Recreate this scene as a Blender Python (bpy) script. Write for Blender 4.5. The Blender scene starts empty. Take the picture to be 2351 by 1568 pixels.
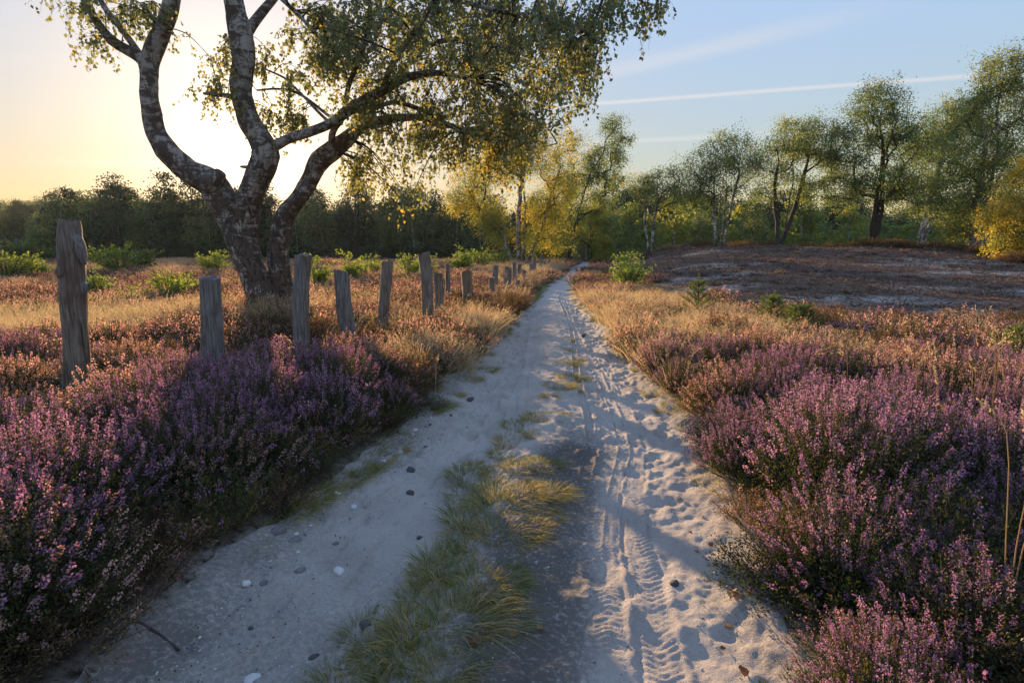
import bpy, math, random
import numpy as np
from mathutils import Vector, Euler

random.seed(7)
R = np.random.default_rng(7)
S = bpy.context.scene
COL = S.collection
PI = math.pi
rad = math.radians

# ------------------------------------------------------------------ camera
CAM_H = 1.4
PITCH = rad(8.66)
cd = bpy.data.cameras.new("camera")
cd.lens = 20.0
cd.sensor_width = 36.0
cd.clip_start = 0.05
cd.clip_end = 6000
cam = bpy.data.objects.new("camera", cd)
cam.location = (0, 0, CAM_H)
cam.rotation_euler = (PI / 2 - PITCH, 0, 0)
COL.objects.link(cam)
S.camera = cam

# ------------------------------------------------------------------ light
SUN_AZ, SUN_EL = rad(-24.1), rad(8.8)          # azimuth measured from +Y towards +X
SUN_DIR = Vector((math.sin(SUN_AZ) * math.cos(SUN_EL), math.cos(SUN_AZ) * math.cos(SUN_EL), math.sin(SUN_EL)))
SKY_STRENGTH, SUN_STRENGTH, EXPOSURE = 0.15, 5.0, 1.15
SKY_POWER, SKY_GAIN, SKY_BALANCE = 0.12, 1.60, (0.97, 0.95, 1.21)

W = bpy.data.worlds.new("World")
S.world = W
W.use_nodes = True


class NT:
    """small node-tree helper"""
    def __init__(s, t):
        s.t = t
        t.nodes.clear()

    def n(s, kind, **kw):
        nd = s.t.nodes.new(kind)
        for k, v in kw.items():
            if k.startswith("i_"):
                nd.inputs[k[2:].replace("_", " ")].default_value = v
            else:
                setattr(nd, k, v)
        return nd

    def l(s, a, b):
        s.t.links.new(a, b)

    def put(s, sock, v):
        if isinstance(v, bpy.types.NodeSocket):
            s.l(v, sock)
        else:
            sock.default_value = v

    def m(s, op, a, b=0.0, c=None, clamp=False):
        nd = s.t.nodes.new("ShaderNodeMath")
        nd.operation = op
        nd.use_clamp = clamp
        s.put(nd.inputs[0], a)
        s.put(nd.inputs[1], b)
        if c is not None:
            s.put(nd.inputs[2], c)
        return nd.outputs[0]

    def mix(s, f, a, b, blend="MIX"):
        nd = s.t.nodes.new("ShaderNodeMix")
        nd.data_type = "RGBA"
        nd.blend_type = blend
        s.put(nd.inputs[0], f)
        s.put(nd.inputs[6], a if isinstance(a, bpy.types.NodeSocket) else (*a, 1))
        s.put(nd.inputs[7], b if isinstance(b, bpy.types.NodeSocket) else (*b, 1))
        return nd.outputs[2]

    def ramp(s, f, stops):
        nd = s.t.nodes.new("ShaderNodeValToRGB")
        cr = nd.color_ramp
        while len(cr.elements) > 1:
            cr.elements.remove(cr.elements[0])
        for i, (p, c) in enumerate(stops):
            e = cr.elements[0] if i == 0 else cr.elements.new(p)
            e.position = p
            e.color = (*c, 1) if len(c) == 3 else c
        s.put(nd.inputs[0], f)
        return nd.outputs[0]

    def noise(s, vec, scale, detail=4, rough=0.55, dist=0.0):
        nd = s.t.nodes.new("ShaderNodeTexNoise")
        nd.inputs["Scale"].default_value = scale
        nd.inputs["Detail"].default_value = detail
        nd.inputs["Roughness"].default_value = rough
        nd.inputs["Distortion"].default_value = dist
        if vec is not None:
            s.l(vec, nd.inputs["Vector"])
        return nd.outputs[0]

    def mapping(s, vec, scale=(1, 1, 1), rot=(0, 0, 0), loc=(0, 0, 0)):
        nd = s.t.nodes.new("ShaderNodeMapping")
        nd.inputs["Scale"].default_value = scale
        nd.inputs["Rotation"].default_value = rot
        nd.inputs["Location"].default_value = loc
        s.l(vec, nd.inputs["Vector"])
        return nd.outputs[0]

    def smooth(s, x, lo, hi):
        nd = s.t.nodes.new("ShaderNodeMapRange")
        nd.interpolation_type = "SMOOTHSTEP"
        s.put(nd.inputs[0], x)
        nd.inputs[1].default_value = lo
        nd.inputs[2].default_value = hi
        nd.inputs[3].default_value = 0
        nd.inputs[4].default_value = 1
        return nd.outputs[0]


def px_dir(px, py):
    """direction through a point of the 2351-pixel-wide view, used for the contrail and for laying out things"""
    v = ((px - 1175.5) / 1306.0, 1.0, -(py - 784.0) / 1306.0)
    c, s_ = math.cos(PITCH), math.sin(PITCH)
    return v[0], v[1] * c + v[2] * s_, v[2] * c - v[1] * s_


def at(px, py, Y):
    d = px_dir(px, py)
    return np.array([d[0] * Y / d[1], Y, CAM_H + d[2] * Y / d[1]])


def build_world():
    t = NT(W.node_tree)
    sky = t.n("ShaderNodeTexSky", sky_type="NISHITA", sun_disc=False, sun_elevation=SUN_EL, sun_rotation=SUN_AZ,
              altitude=50, air_density=1.45, dust_density=0.5, ozone_density=1.6)
    co = t.n("ShaderNodeTexCoord").outputs["Generated"]
    sep = t.n("ShaderNodeSeparateXYZ")
    t.l(co, sep.inputs[0])
    x, y, z = sep.outputs
    zc = t.m("MAXIMUM", z, 0.02)
    u = t.m("DIVIDE", x, zc)
    v = t.m("DIVIDE", y, zc)
    cmb = t.n("ShaderNodeCombineXYZ")
    t.l(u, cmb.inputs[0])
    t.l(v, cmb.inputs[1])
    uv = cmb.outputs[0]
    wob = t.noise(t.mapping(uv, (0.5, 0.5, 1)), 1.0, 3)

    def trail(p0, p1, width, strength, fade):
        (a0, b0), (a1, b1) = p0, p1
        dx, dy = a1 - a0, b1 - b0
        L = math.hypot(dx, dy)
        dx, dy = dx / L, dy / L
        rx, ry = t.m("SUBTRACT", u, a0), t.m("SUBTRACT", v, b0)
        along = t.m("ADD", t.m("MULTIPLY", rx, dx), t.m("MULTIPLY", ry, dy))
        across = t.m("ABSOLUTE", t.m("ADD", t.m("ADD", t.m("MULTIPLY", rx, -dy), t.m("MULTIPLY", ry, dx)),
                                      t.m("MULTIPLY", t.m("SUBTRACT", wob, 0.5), width * 1.2)))
        m = t.m("SUBTRACT", 1.0, t.smooth(across, 0.0, width))
        m = t.m("MULTIPLY", m, t.m("MULTIPLY", t.smooth(along, -fade, 0.0), t.m("SUBTRACT", 1.0, t.smooth(along, L, L + fade))))
        return t.m("MULTIPLY", m, strength)

    def uvp(px, py):
        d = px_dir(px, py)
        return d[0] / d[2], d[1] / d[2]

    c1 = trail(uvp(1330, 241), uvp(2150, 180), 0.085, 0.62, 0.8)
    c2 = trail(uvp(1380, 170), uvp(1660, 104), 0.20, 0.36, 0.9)
    c3 = trail(uvp(1350, 330), uvp(1560, 318), 0.18, 0.40, 1.5)
    cir = t.noise(t.mapping(uv, (0.12, 0.9, 1), (0, 0, rad(-12))), 1.0, 6, 0.6, 0.4)
    cir = t.m("MULTIPLY", t.smooth(cir, 0.50, 0.80), t.m("MULTIPLY", t.smooth(z, 0.03, 0.12), 0.30))
    cl = t.m("MAXIMUM", t.m("MAXIMUM", c1, c2), t.m("MAXIMUM", c3, cir), clamp=True)
    base = sky.outputs[0]
    # whole-sky tone: the photograph's long tonal range is squeezed the same way over the entire sky
    base = t.mix(1.0, base, SKY_BALANCE, "MULTIPLY")
    bw = t.n("ShaderNodeRGBToBW")
    t.l(base, bw.inputs[0])
    lum = t.m("MAXIMUM", bw.outputs[0], 0.02)
    gain = t.m("MULTIPLY", t.m("POWER", lum, SKY_POWER - 1.0), SKY_GAIN)
    vs = t.n("ShaderNodeVectorMath", operation="SCALE")
    t.l(base, vs.inputs[0])
    t.put(vs.inputs["Scale"], gain)
    base = vs.outputs[0]
    lum = t.m("MULTIPLY", lum, gain)
    white = t.n("ShaderNodeCombineColor")
    t.put(white.inputs[0], t.m("MULTIPLY", lum, 1.32))
    t.put(white.inputs[1], t.m("MULTIPLY", lum, 1.28))
    t.put(white.inputs[2], t.m("MULTIPLY", lum, 1.27))
    colr = t.mix(cl, base, white.outputs[0])
    # the sun's own disc, as wide as the real one appears with its glare
    sd = t.n("ShaderNodeVectorMath", operation="DOT_PRODUCT")
    nrm = t.n("ShaderNodeVectorMath", operation="NORMALIZE")
    t.l(co, nrm.inputs[0])
    t.l(nrm.outputs[0], sd.inputs[0])
    sd.inputs[1].default_value = SUN_DIR
    disc = t.m("MULTIPLY", t.smooth(sd.outputs["Value"], math.cos(rad(0.62)), math.cos(rad(0.42))), 120.0)
    ang = t.m("ARCCOSINE", t.m("MINIMUM", sd.outputs["Value"], 1.0))
    halo = t.m("MULTIPLY", t.m("EXPONENT", t.m("MULTIPLY", ang, -1.0 / rad(6.5))), 5.0)
    add = t.n("ShaderNodeMix", data_type="RGBA", blend_type="ADD")
    add.inputs[0].default_value = 1.0
    t.l(colr, add.inputs[6])
    dc = t.n("ShaderNodeCombineColor")
    t.put(dc.inputs[0], t.m("ADD", disc, halo))
    t.put(dc.inputs[1], t.m("ADD", t.m("MULTIPLY", disc, 0.8), t.m("MULTIPLY", halo, 0.88)))
    t.put(dc.inputs[2], t.m("ADD", t.m("MULTIPLY", disc, 0.4), t.m("MULTIPLY", halo, 0.70)))
    t.l(dc.outputs[0], add.inputs[7])
    bg = t.n("ShaderNodeBackground")
    bg.inputs[1].default_value = SKY_STRENGTH
    t.l(add.outputs[2], bg.inputs[0])
    out = t.n("ShaderNodeOutputWorld")
    t.l(bg.outputs[0], out.inputs[0])


build_world()
ld = bpy.data.lights.new("sun", "SUN")
ld.energy = SUN_STRENGTH
ld.angle = rad(0.53)
ld.color = (1.0, 0.67, 0.37)
sun = bpy.data.objects.new("sun", ld)
sun.rotation_euler = (-SUN_DIR).to_track_quat("-Z", "Y").to_euler()
sun.location = (-20, 40, 12)
COL.objects.link(sun)

S.view_settings.view_transform = "Standard"
S.view_settings.look = "None"
S.view_settings.exposure = EXPOSURE
S.view_settings.gamma = 1.0
S.view_settings.use_curve_mapping = False
S.render.engine = "CYCLES"
S.cycles.max_bounces = 7
S.cycles.diffuse_bounces = 4
S.cycles.glossy_bounces = 2
S.cycles.transmission_bounces = 4
S.cycles.volume_bounces = 1
S.cycles.use_denoising = True
S.cycles.sample_clamp_indirect = 6.0

# ------------------------------------------------------------------ mesh helpers


class MB:
    """collects numpy geometry; build() links it as ONE mesh object"""
    def __init__(s):
        s.v, s.f, s.t, s.n, s.m = [], [], [], 0, []

    def add(s, verts, faces, tint=0.5, mat=0):
        verts = np.asarray(verts, float).reshape(-1, 3)
        faces = np.asarray(faces, np.int64)
        s.v.append(verts)
        s.t.append(np.broadcast_to(np.asarray(tint, float), (len(verts),)))
        s.f.append(faces + s.n)
        s.m.append(np.full(len(faces), mat))
        s.n += len(verts)

    def mesh(s, name, mats, smooth=False):
        me = bpy.data.meshes.new(name)
        if s.n:
            V = np.concatenate(s.v).astype(np.float32)
            me.vertices.add(len(V))
            me.vertices.foreach_set("co", V.ravel())
            lens = np.concatenate([np.full(len(f), f.shape[1]) for f in s.f])
            loops = np.concatenate([f.ravel() for f in s.f]).astype(np.int32)
            me.loops.add(len(loops))
            me.loops.foreach_set("vertex_index", loops)
            me.polygons.add(len(lens))
            st = np.concatenate([[0], np.cumsum(lens)[:-1]]).astype(np.int32)
            me.polygons.foreach_set("loop_start", st)
            me.polygons.foreach_set("material_index", np.concatenate(s.m).astype(np.int32))
            if smooth:
                me.polygons.foreach_set("use_smooth", np.ones(len(lens), bool))
            me.update(calc_edges=True)
            a = me.attributes.new("tint", "FLOAT", "POINT")
            a.data.foreach_set("value", np.concatenate(s.t).astype(np.float32))
        for m in (mats if isinstance(mats, (list, tuple)) else [mats]):
            me.materials.append(m)
        return me

    def build(s, name, mats, parent=None, smooth=False, loc=None):
        return link(name, s.mesh(name, mats, smooth), parent, loc)


def link(name, me, parent=None, loc=None):
    o = bpy.data.objects.new(name, me)
    COL.objects.link(o)
    if parent is not None:
        o.parent = parent
    if loc is not None:
        o.location = loc
    return o


def tag(o, label=None, cat=None, group=None, kind=None):
    if label:
        o["label"] = label
    if cat:
        o["category"] = cat
    if group:
        o["group"] = group
    if kind:
        o["kind"] = kind
    return o


def empty(name, loc=(0, 0, 0), rz=0.0, scale=1.0):
    o = bpy.data.objects.new(name, None)
    o.empty_display_size = 0.1
    COL.objects.link(o)
    o.location = loc
    o.rotation_euler = (0, 0, rz)
    o.scale = (scale,) * 3
    return o


def copy_tree(o, parent=None):
    c = o.copy()
    COL.objects.link(c)
    c.parent = parent
    for ch in list(o.children):
        copy_tree(ch, c)
    return c


def nrmz(a):
    return a / np.maximum(np.linalg.norm(a, axis=-1, keepdims=True), 1e-9)


def spline(pts, n):
    """Catmull-Rom through the points (any columns), n samples"""
    P = np.asarray(pts, float)
    if len(P) < 3:
        t = np.linspace(0, 1, n)[:, None]
        return P[0] * (1 - t) + P[-1] * t
    P = np.vstack([2 * P[0] - P[1], P, 2 * P[-1] - P[-2]])
    seg = len(P) - 3
    t = np.linspace(0, seg - 1e-6, n)
    i = t.astype(int)
    f = (t - i)[:, None]
    p0, p1, p2, p3 = P[i], P[i + 1], P[i + 2], P[i + 3]
    return 0.5 * (2 * p1 + (p2 - p0) * f + (2 * p0 - 5 * p1 + 4 * p2 - p3) * f ** 2 + (3 * p1 - p0 - 3 * p2 + p3) * f ** 3)


def tube(mb, pts, r, seg=6, tint=0.5, mat=0, rough=0.0, cap=True, flute=None):
    pts = np.asarray(pts, float)
    n = len(pts)
    r = np.broadcast_to(np.asarray(r, float), (n,))
    tan = nrmz(np.gradient(pts, axis=0))
    ref = np.array([1.0, 0.13, 0.0]) if abs(tan[0][2]) > 0.6 else np.array([0.0, 0.1, 1.0])
    a = np.zeros((n, 3))
    cur = ref
    for i in range(n):
        cur = cur - tan[i] * cur.dot(tan[i])
        cur = cur / (np.linalg.norm(cur) + 1e-9)
        a[i] = cur
    b = np.cross(tan, a)
    th = np.arange(seg) / seg * 2 * PI
    rr = r[:, None] * np.ones((1, seg))
    if rough:
        k = vnoise3(np.stack([np.cos(th)[None] * 1.6 * np.ones((n, 1)), np.sin(th)[None] * 1.6 * np.ones((n, 1)),
                              np.cumsum(np.r_[0, np.linalg.norm(np.diff(pts, axis=0), axis=1)])[:, None] * 3.0 * np.ones((1, seg))], -1) + pts[0][0] * 7)
        rr = rr * (1 + rough * (k - 0.5) * 2)
        if seg >= 14:      # thick old wood: burrs, ridges and hollows
            L_ = np.cumsum(np.r_[0, np.linalg.norm(np.diff(pts, axis=0), axis=1)])[:, None] * np.ones((1, seg))
            q = np.stack([np.cos(th)[None] * 4.5 * np.ones((n, 1)), np.sin(th)[None] * 4.5 * np.ones((n, 1)), L_ * 5.0], -1) + pts[0][0] * 3
            q2 = np.stack([np.cos(th)[None] * 2.0 * np.ones((n, 1)), np.sin(th)[None] * 2.0 * np.ones((n, 1)), L_ * 9.0], -1) + 11.3
            rr = rr * (1 + 0.10 * (vnoise3(q) - .5)) + 0.055 * np.clip(vnoise3(q2) - .70, 0, 1)
    V = pts[:, None] + rr[..., None] * (np.cos(th)[None, :, None] * a[:, None] + np.sin(th)[None, :, None] * b[:, None])
    idx = np.arange(n * seg).reshape(n, seg)
    nx = np.roll(idx, -1, axis=1)
    F = np.stack([idx[:-1], nx[:-1], nx[1:], idx[1:]], -1).reshape(-1, 4)
    base = mb.n
    mb.add(V, F, tint, mat)
    if cap and seg >= 3:
        mb.f.append((idx[-1][None, :] + base))
        mb.m.append(np.array([mat]))


def hash3(i, j, k):
    h = (i * 374761393 + j * 668265263 + k * 2147483647) & 0xFFFFFFFF
    h = ((h ^ (h >> 13)) * 1274126177) & 0xFFFFFFFF
    h = ((h ^ (h >> 16)) * 2246822519) & 0xFFFFFFFF
    return ((h >> 8) & 0xFFFF) / 65535.0


def vnoise3(p):
    p = np.asarray(p, float)
    i = np.floor(p).astype(np.int64)
    f = p - i
    f = f * f * (3 - 2 * f)
    out = 0
    for dx in (0, 1):
        wx = f[..., 0] if dx else 1 - f[..., 0]
        for dy in (0, 1):
            wy = f[..., 1] if dy else 1 - f[..., 1]
            for dz in (0, 1):
                wz = f[..., 2] if dz else 1 - f[..., 2]
                out = out + wx * wy * wz * hash3(i[..., 0] + dx, i[..., 1] + dy, i[..., 2] + dz)
    return out


def vnoise(x, y, s, seed=0):
    x, y = np.broadcast_arrays(np.asarray(x, float), np.asarray(y, float))
    i, j = np.floor(x / s).astype(np.int64), np.floor(y / s).astype(np.int64)
    f, g = x / s - i, y / s - j
    f, g = f * f * (3 - 2 * f), g * g * (3 - 2 * g)
    h = lambda a, b: hash3(i + a, j + b, np.int64(seed * 7919 + 13))
    return (h(0, 0) * (1 - f) + h(1, 0) * f) * (1 - g) + (h(0, 1) * (1 - f) + h(1, 1) * f) * g


def fbm(x, y, s, octv=3, seed=0):
    a, t, w = 0, 0, 1.0
    for k in range(octv):
        a = a + w * vnoise(x + 31.7 * k, y - 17.3 * k, s, seed + k)
        t += w
        w *= 0.5
        s *= 0.5
    return a / t


def sstep(x, a, b):
    t = np.clip((np.asarray(x, float) - a) / (b - a), 0, 1)
    return t * t * (3 - 2 * t)


# ------------------------------------------------------------------ materials
def mat(name):
    m = bpy.data.materials.new(name)
    m.use_nodes = True
    return m, NT(m.node_tree)


def finish(t, sh, disp=None):
    o = t.n("ShaderNodeOutputMaterial")
    t.l(sh, o.inputs["Surface"])
    return o


def bump(t, h, strength, dist):
    b = t.n("ShaderNodeBump")
    b.inputs["Strength"].default_value = strength
    b.inputs["Distance"].default_value = dist
    t.l(h, b.inputs["Height"])
    return b.outputs[0]


def attr(t, name="tint"):
    return t.n("ShaderNodeAttribute", attribute_name=name).outputs["Fac"]


def leafy(name, stops, trans=0.5, gloss=0.04, boost=1.6, rnd=0.25, warm=(1.15, 1.0, 0.6), patch=0.0, patch_col=None, pscale=0.5):
    """thin plant tissue: reflects some light, lets some through"""
    m, t = mat(name)
    f = attr(t)
    oi = t.n("ShaderNodeObjectInfo").outputs["Random"]
    f2 = t.m("ADD", f, t.m("MULTIPLY", t.m("SUBTRACT", oi, 0.5), rnd), clamp=True)
    c = t.ramp(f2, stops)
    if patch_col is not None:
        g = t.n("ShaderNodeNewGeometry").outputs["Position"]
        pn = t.smooth(t.noise(g, pscale, 3), 0.42, 0.62)
        c = t.mix(t.m("MULTIPLY", pn, patch), c, patch_col)
    d = t.n("ShaderNodeBsdfDiffuse")
    t.l(c, d.inputs[0])
    tr = t.n("ShaderNodeBsdfTranslucent")
    tc = t.mix(1.0, c, tuple(boost * w for w in warm), "MULTIPLY")
    t.l(tc, tr.inputs[0])
    mx = t.n("ShaderNodeMixShader")
    mx.inputs[0].default_value = trans
    t.l(d.outputs[0], mx.inputs[1])
    t.l(tr.outputs[0], mx.inputs[2])
    sh = mx.outputs[0]
    if gloss:
        g = t.n("ShaderNodeBsdfGlossy")
        g.inputs["Roughness"].default_value = 0.45
        m2 = t.n("ShaderNodeMixShader")
        m2.inputs[0].default_value = gloss
        t.l(sh, m2.inputs[1])
        t.l(g.outputs[0], m2.inputs[2])
        sh = m2.outputs[0]
    finish(t, sh)
    return m


def bark_birch(name, dark_h=1.6, scale=1.0, white=0.55):
    m, t = mat(name)
    co = t.n("ShaderNodeTexCoord").outputs["Object"]
    sep = t.n("ShaderNodeSeparateXYZ")
    t.l(co, sep.inputs[0])
    band = t.noise(t.mapping(co, (3.0 * scale, 3.0 * scale, 11 * scale)), 1.0, 6, 0.7, 0.8)
    patch = t.noise(t.mapping(co, (6 * scale, 6 * scale, 3.4 * scale)), 1.0, 6, 0.7, 0.9)
    low = t.m("SUBTRACT", 1.0, t.smooth(sep.outputs[2], dark_h * 0.4, dark_h * 1.7))
    k = t.m("SUBTRACT", t.m("ADD", t.m("MULTIPLY", band, 0.45), t.m("MULTIPLY", patch, 0.55)), t.m("MULTIPLY", low, 0.045))
    wm = t.smooth(k, 0.465, 0.565)
    fine = t.noise(co, 60 * scale, 3)
    dk = t.mix(fine, (0.045, 0.033, 0.025), (0.16, 0.115, 0.085))
    wh = t.mix(fine, (white * 0.62, white * 0.57, white * 0.50), (white, white * 0.95, white * 0.87))
    fis = t.noise(t.mapping(co, (9 * scale, 9 * scale, 3.0 * scale), loc=(3, 7, 1)), 1.0, 4, 0.6, 1.2)
    fz = t.m("MULTIPLY", t.m("SUBTRACT", 1.0, t.smooth(t.m("ABSOLUTE", t.m("SUBTRACT", fis, 0.5)), 0.0, 0.035)), t.m("ADD", t.m("MULTIPLY", low, 0.7), 0.2))
    c = t.mix(wm, dk, wh)
    c = t.mix(fz, c, (0.012, 0.009, 0.007))
    p = t.n("ShaderNodeBsdfPrincipled")
    t.l(c, p.inputs["Base Color"])
    p.inputs["Roughness"].default_value = 0.85
    h = t.m("SUBTRACT", t.m("ADD", t.m("MULTIPLY", k, 1.0), t.m("MULTIPLY", fine, 0.3)), t.m("MULTIPLY", fz, 0.5))
    t.l(bump(t, h, 0.9, 0.05 / scale), p.inputs["Normal"])
    finish(t, p.outputs[0])
    return m


def simple(name, a, b, scale=20, rough=0.9, bmp=0.5, bd=0.01, stretch=(1, 1, 1)):
    m, t = mat(name)
    co = t.mapping(t.n("ShaderNodeTexCoord").outputs["Object"], stretch)
    n = t.noise(co, scale, 5, 0.6)
    oi = t.n("ShaderNodeObjectInfo").outputs["Random"]
    c = t.mix(t.m("ADD", t.smooth(n, 0.3, 0.7), t.m("MULTIPLY", t.m("SUBTRACT", oi, 0.5), 0.3), clamp=True), a, b)
    p = t.n("ShaderNodeBsdfPrincipled")
    t.l(c, p.inputs["Base Color"])
    p.inputs["Roughness"].default_value = rough
    t.l(bump(t, n, bmp, bd), p.inputs["Normal"])
    finish(t, p.outputs[0])
    return m


def wood_post():
    m, t = mat("weathered_wood")
    co = t.n("ShaderNodeTexCoord").outputs["Object"]
    oi = t.n("ShaderNodeObjectInfo").outputs["Random"]
    off = t.n("ShaderNodeCombineXYZ")
    t.put(off.inputs[0], t.m("MULTIPLY", oi, 13.0))
    va = t.n("ShaderNodeVectorMath", operation="ADD")
    t.l(co, va.inputs[0])
    t.l(off.outputs[0], va.inputs[1])
    g = t.noise(t.mapping(va.outputs[0], (75, 75, 3.4)), 1.0, 6, 0.65, 0.3)
    crack = t.noise(t.mapping(va.outputs[0], (26, 26, 0.9)), 1.0, 3, 0.5, 0.2)
    blot = t.noise(t.mapping(va.outputs[0], (6, 6, 3)), 1.0, 4, 0.6)
    c = t.ramp(g, [(0.25, (0.035, 0.028, 0.024)), (0.45, (0.135, 0.125, 0.115)), (0.62, (0.24, 0.232, 0.222)), (0.8, (0.36, 0.35, 0.335))])
    ck = t.m("SUBTRACT", 1.0, t.smooth(crack, 0.27, 0.34))
    c = t.mix(t.m("MULTIPLY", ck, 0.85), c, (0.015, 0.012, 0.010))
    c = t.mix(t.m("MULTIPLY", t.smooth(blot, 0.5, 0.68), 0.6), c, (0.085, 0.05, 0.035))
    gb = t.noise(t.mapping(va.outputs[0], (4, 4, 2), loc=(5, 3, 1)), 1.0, 4, 0.6)
    c = t.mix(t.m("MULTIPLY", t.smooth(gb, 0.55, 0.72), 0.4), c, (0.06, 0.085, 0.03))
    c = t.mix(t.m("MULTIPLY", t.smooth(oi, 0.45, 1.0), 0.5), c, t.mix(1.0, c, (1.15, 0.78, 0.52), "MULTIPLY"))
    p = t.n("ShaderNodeBsdfPrincipled")
    t.l(c, p.inputs["Base Color"])
    p.inputs["Roughness"].default_value = 0.9
    h = t.m("SUBTRACT", g, t.m("MULTIPLY", ck, 1.2))
    t.l(bump(t, h, 1.0, 0.012), p.inputs["Normal"])
    finish(t, p.outputs[0])
    return m


def sand_mat():
    m, t = mat("sand")
    g = t.n("ShaderNodeNewGeometry").outputs["Position"]
    dk = attr(t, "dark")
    n1 = t.noise(g, 3.0, 4)
    n2 = t.noise(g, 45, 5, 0.65)
    n3 = t.noise(g, 260, 3, 0.6)
    c = t.mix(t.smooth(n1, 0.3, 0.7), (0.44, 0.385, 0.33), (0.54, 0.48, 0.415))
    c = t.mix(t.m("MULTIPLY", t.smooth(n3, 0.35, 0.75), 0.45), c, (0.29, 0.25, 0.215))
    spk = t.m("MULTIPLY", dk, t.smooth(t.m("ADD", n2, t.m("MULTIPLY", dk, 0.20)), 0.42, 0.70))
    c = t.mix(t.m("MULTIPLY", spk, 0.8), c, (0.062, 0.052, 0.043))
    crumb = t.smooth(n2, 0.66, 0.74)
    c = t.mix(t.m("MULTIPLY", crumb, 0.7), c, (0.075, 0.060, 0.048))
    n4 = t.noise(g, 110, 3, 0.7)
    c = t.mix(t.m("MULTIPLY", t.smooth(n4, 0.58, 0.70), 0.45), c, (0.11, 0.092, 0.075))
    c = t.mix(t.m("MULTIPLY", t.smooth(n4, 0.36, 0.28), 0.5), c, (0.50, 0.46, 0.41))
    p = t.n("ShaderNodeBsdfPrincipled")
    t.l(c, p.inputs["Base Color"])
    p.inputs["Roughness"].default_value = 0.95
    p.inputs["Specular IOR Level"].default_value = 0.2
    h = t.m("ADD", t.m("MULTIPLY", n2, 0.8), t.m("MULTIPLY", n3, 0.35))
    t.l(bump(t, h, 1.0, 0.022), p.inputs["Normal"])
    finish(t, p.outputs[0])
    return m


def ground_mat():
    m, t = mat("heath_ground")
    g = t.n("ShaderNodeNewGeometry").outputs["Position"]
    bare = attr(t, "bare")
    sandm = attr(t, "sandy")
    green = attr(t, "green")
    big = t.noise(g, 0.16, 4, 0.6, 0.5)
    med = t.noise(t.mapping(g, (1.0, 0.8, 1)), 1.1, 6, 0.7, 0.6)
    fin = t.noise(g, 14, 6, 0.7)
    soil = t.mix(t.smooth(fin, 0.3, 0.7), (0.028, 0.020, 0.013), (0.085, 0.062, 0.038))
    burnt = t.mix(t.smooth(med, 0.32, 0.68), (0.042, 0.029, 0.023), (0.145, 0.092, 0.066))
    burnt = t.mix(t.m("MULTIPLY", t.smooth(fin, 0.45, 0.75), 0.55), burnt, (0.155, 0.118, 0.095))
    burnt = t.mix(t.m("MULTIPLY", t.smooth(big, 0.5, 0.68), 0.5), burnt, (0.15, 0.09, 0.055))
    c = t.mix(bare, soil, burnt)
    sa = t.m("MULTIPLY", sandm, t.smooth(t.m("ADD", fin, t.m("MULTIPLY", med, 0.6)), 0.62, 0.92))
    c = t.mix(sa, c, (0.42, 0.37, 0.32))
    c = t.mix(t.m("MULTIPLY", green, t.smooth(fin, 0.3, 0.6)), c, (0.065, 0.085, 0.022))
    p = t.n("ShaderNodeBsdfPrincipled")
    t.l(c, p.inputs["Base Color"])
    p.inputs["Roughness"].default_value = 0.95
    p.inputs["Specular IOR Level"].default_value = 0.15
    t.l(bump(t, t.m("ADD", fin, med), 0.8, 0.06), p.inputs["Normal"])
    finish(t, p.outputs[0])
    return m


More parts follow.
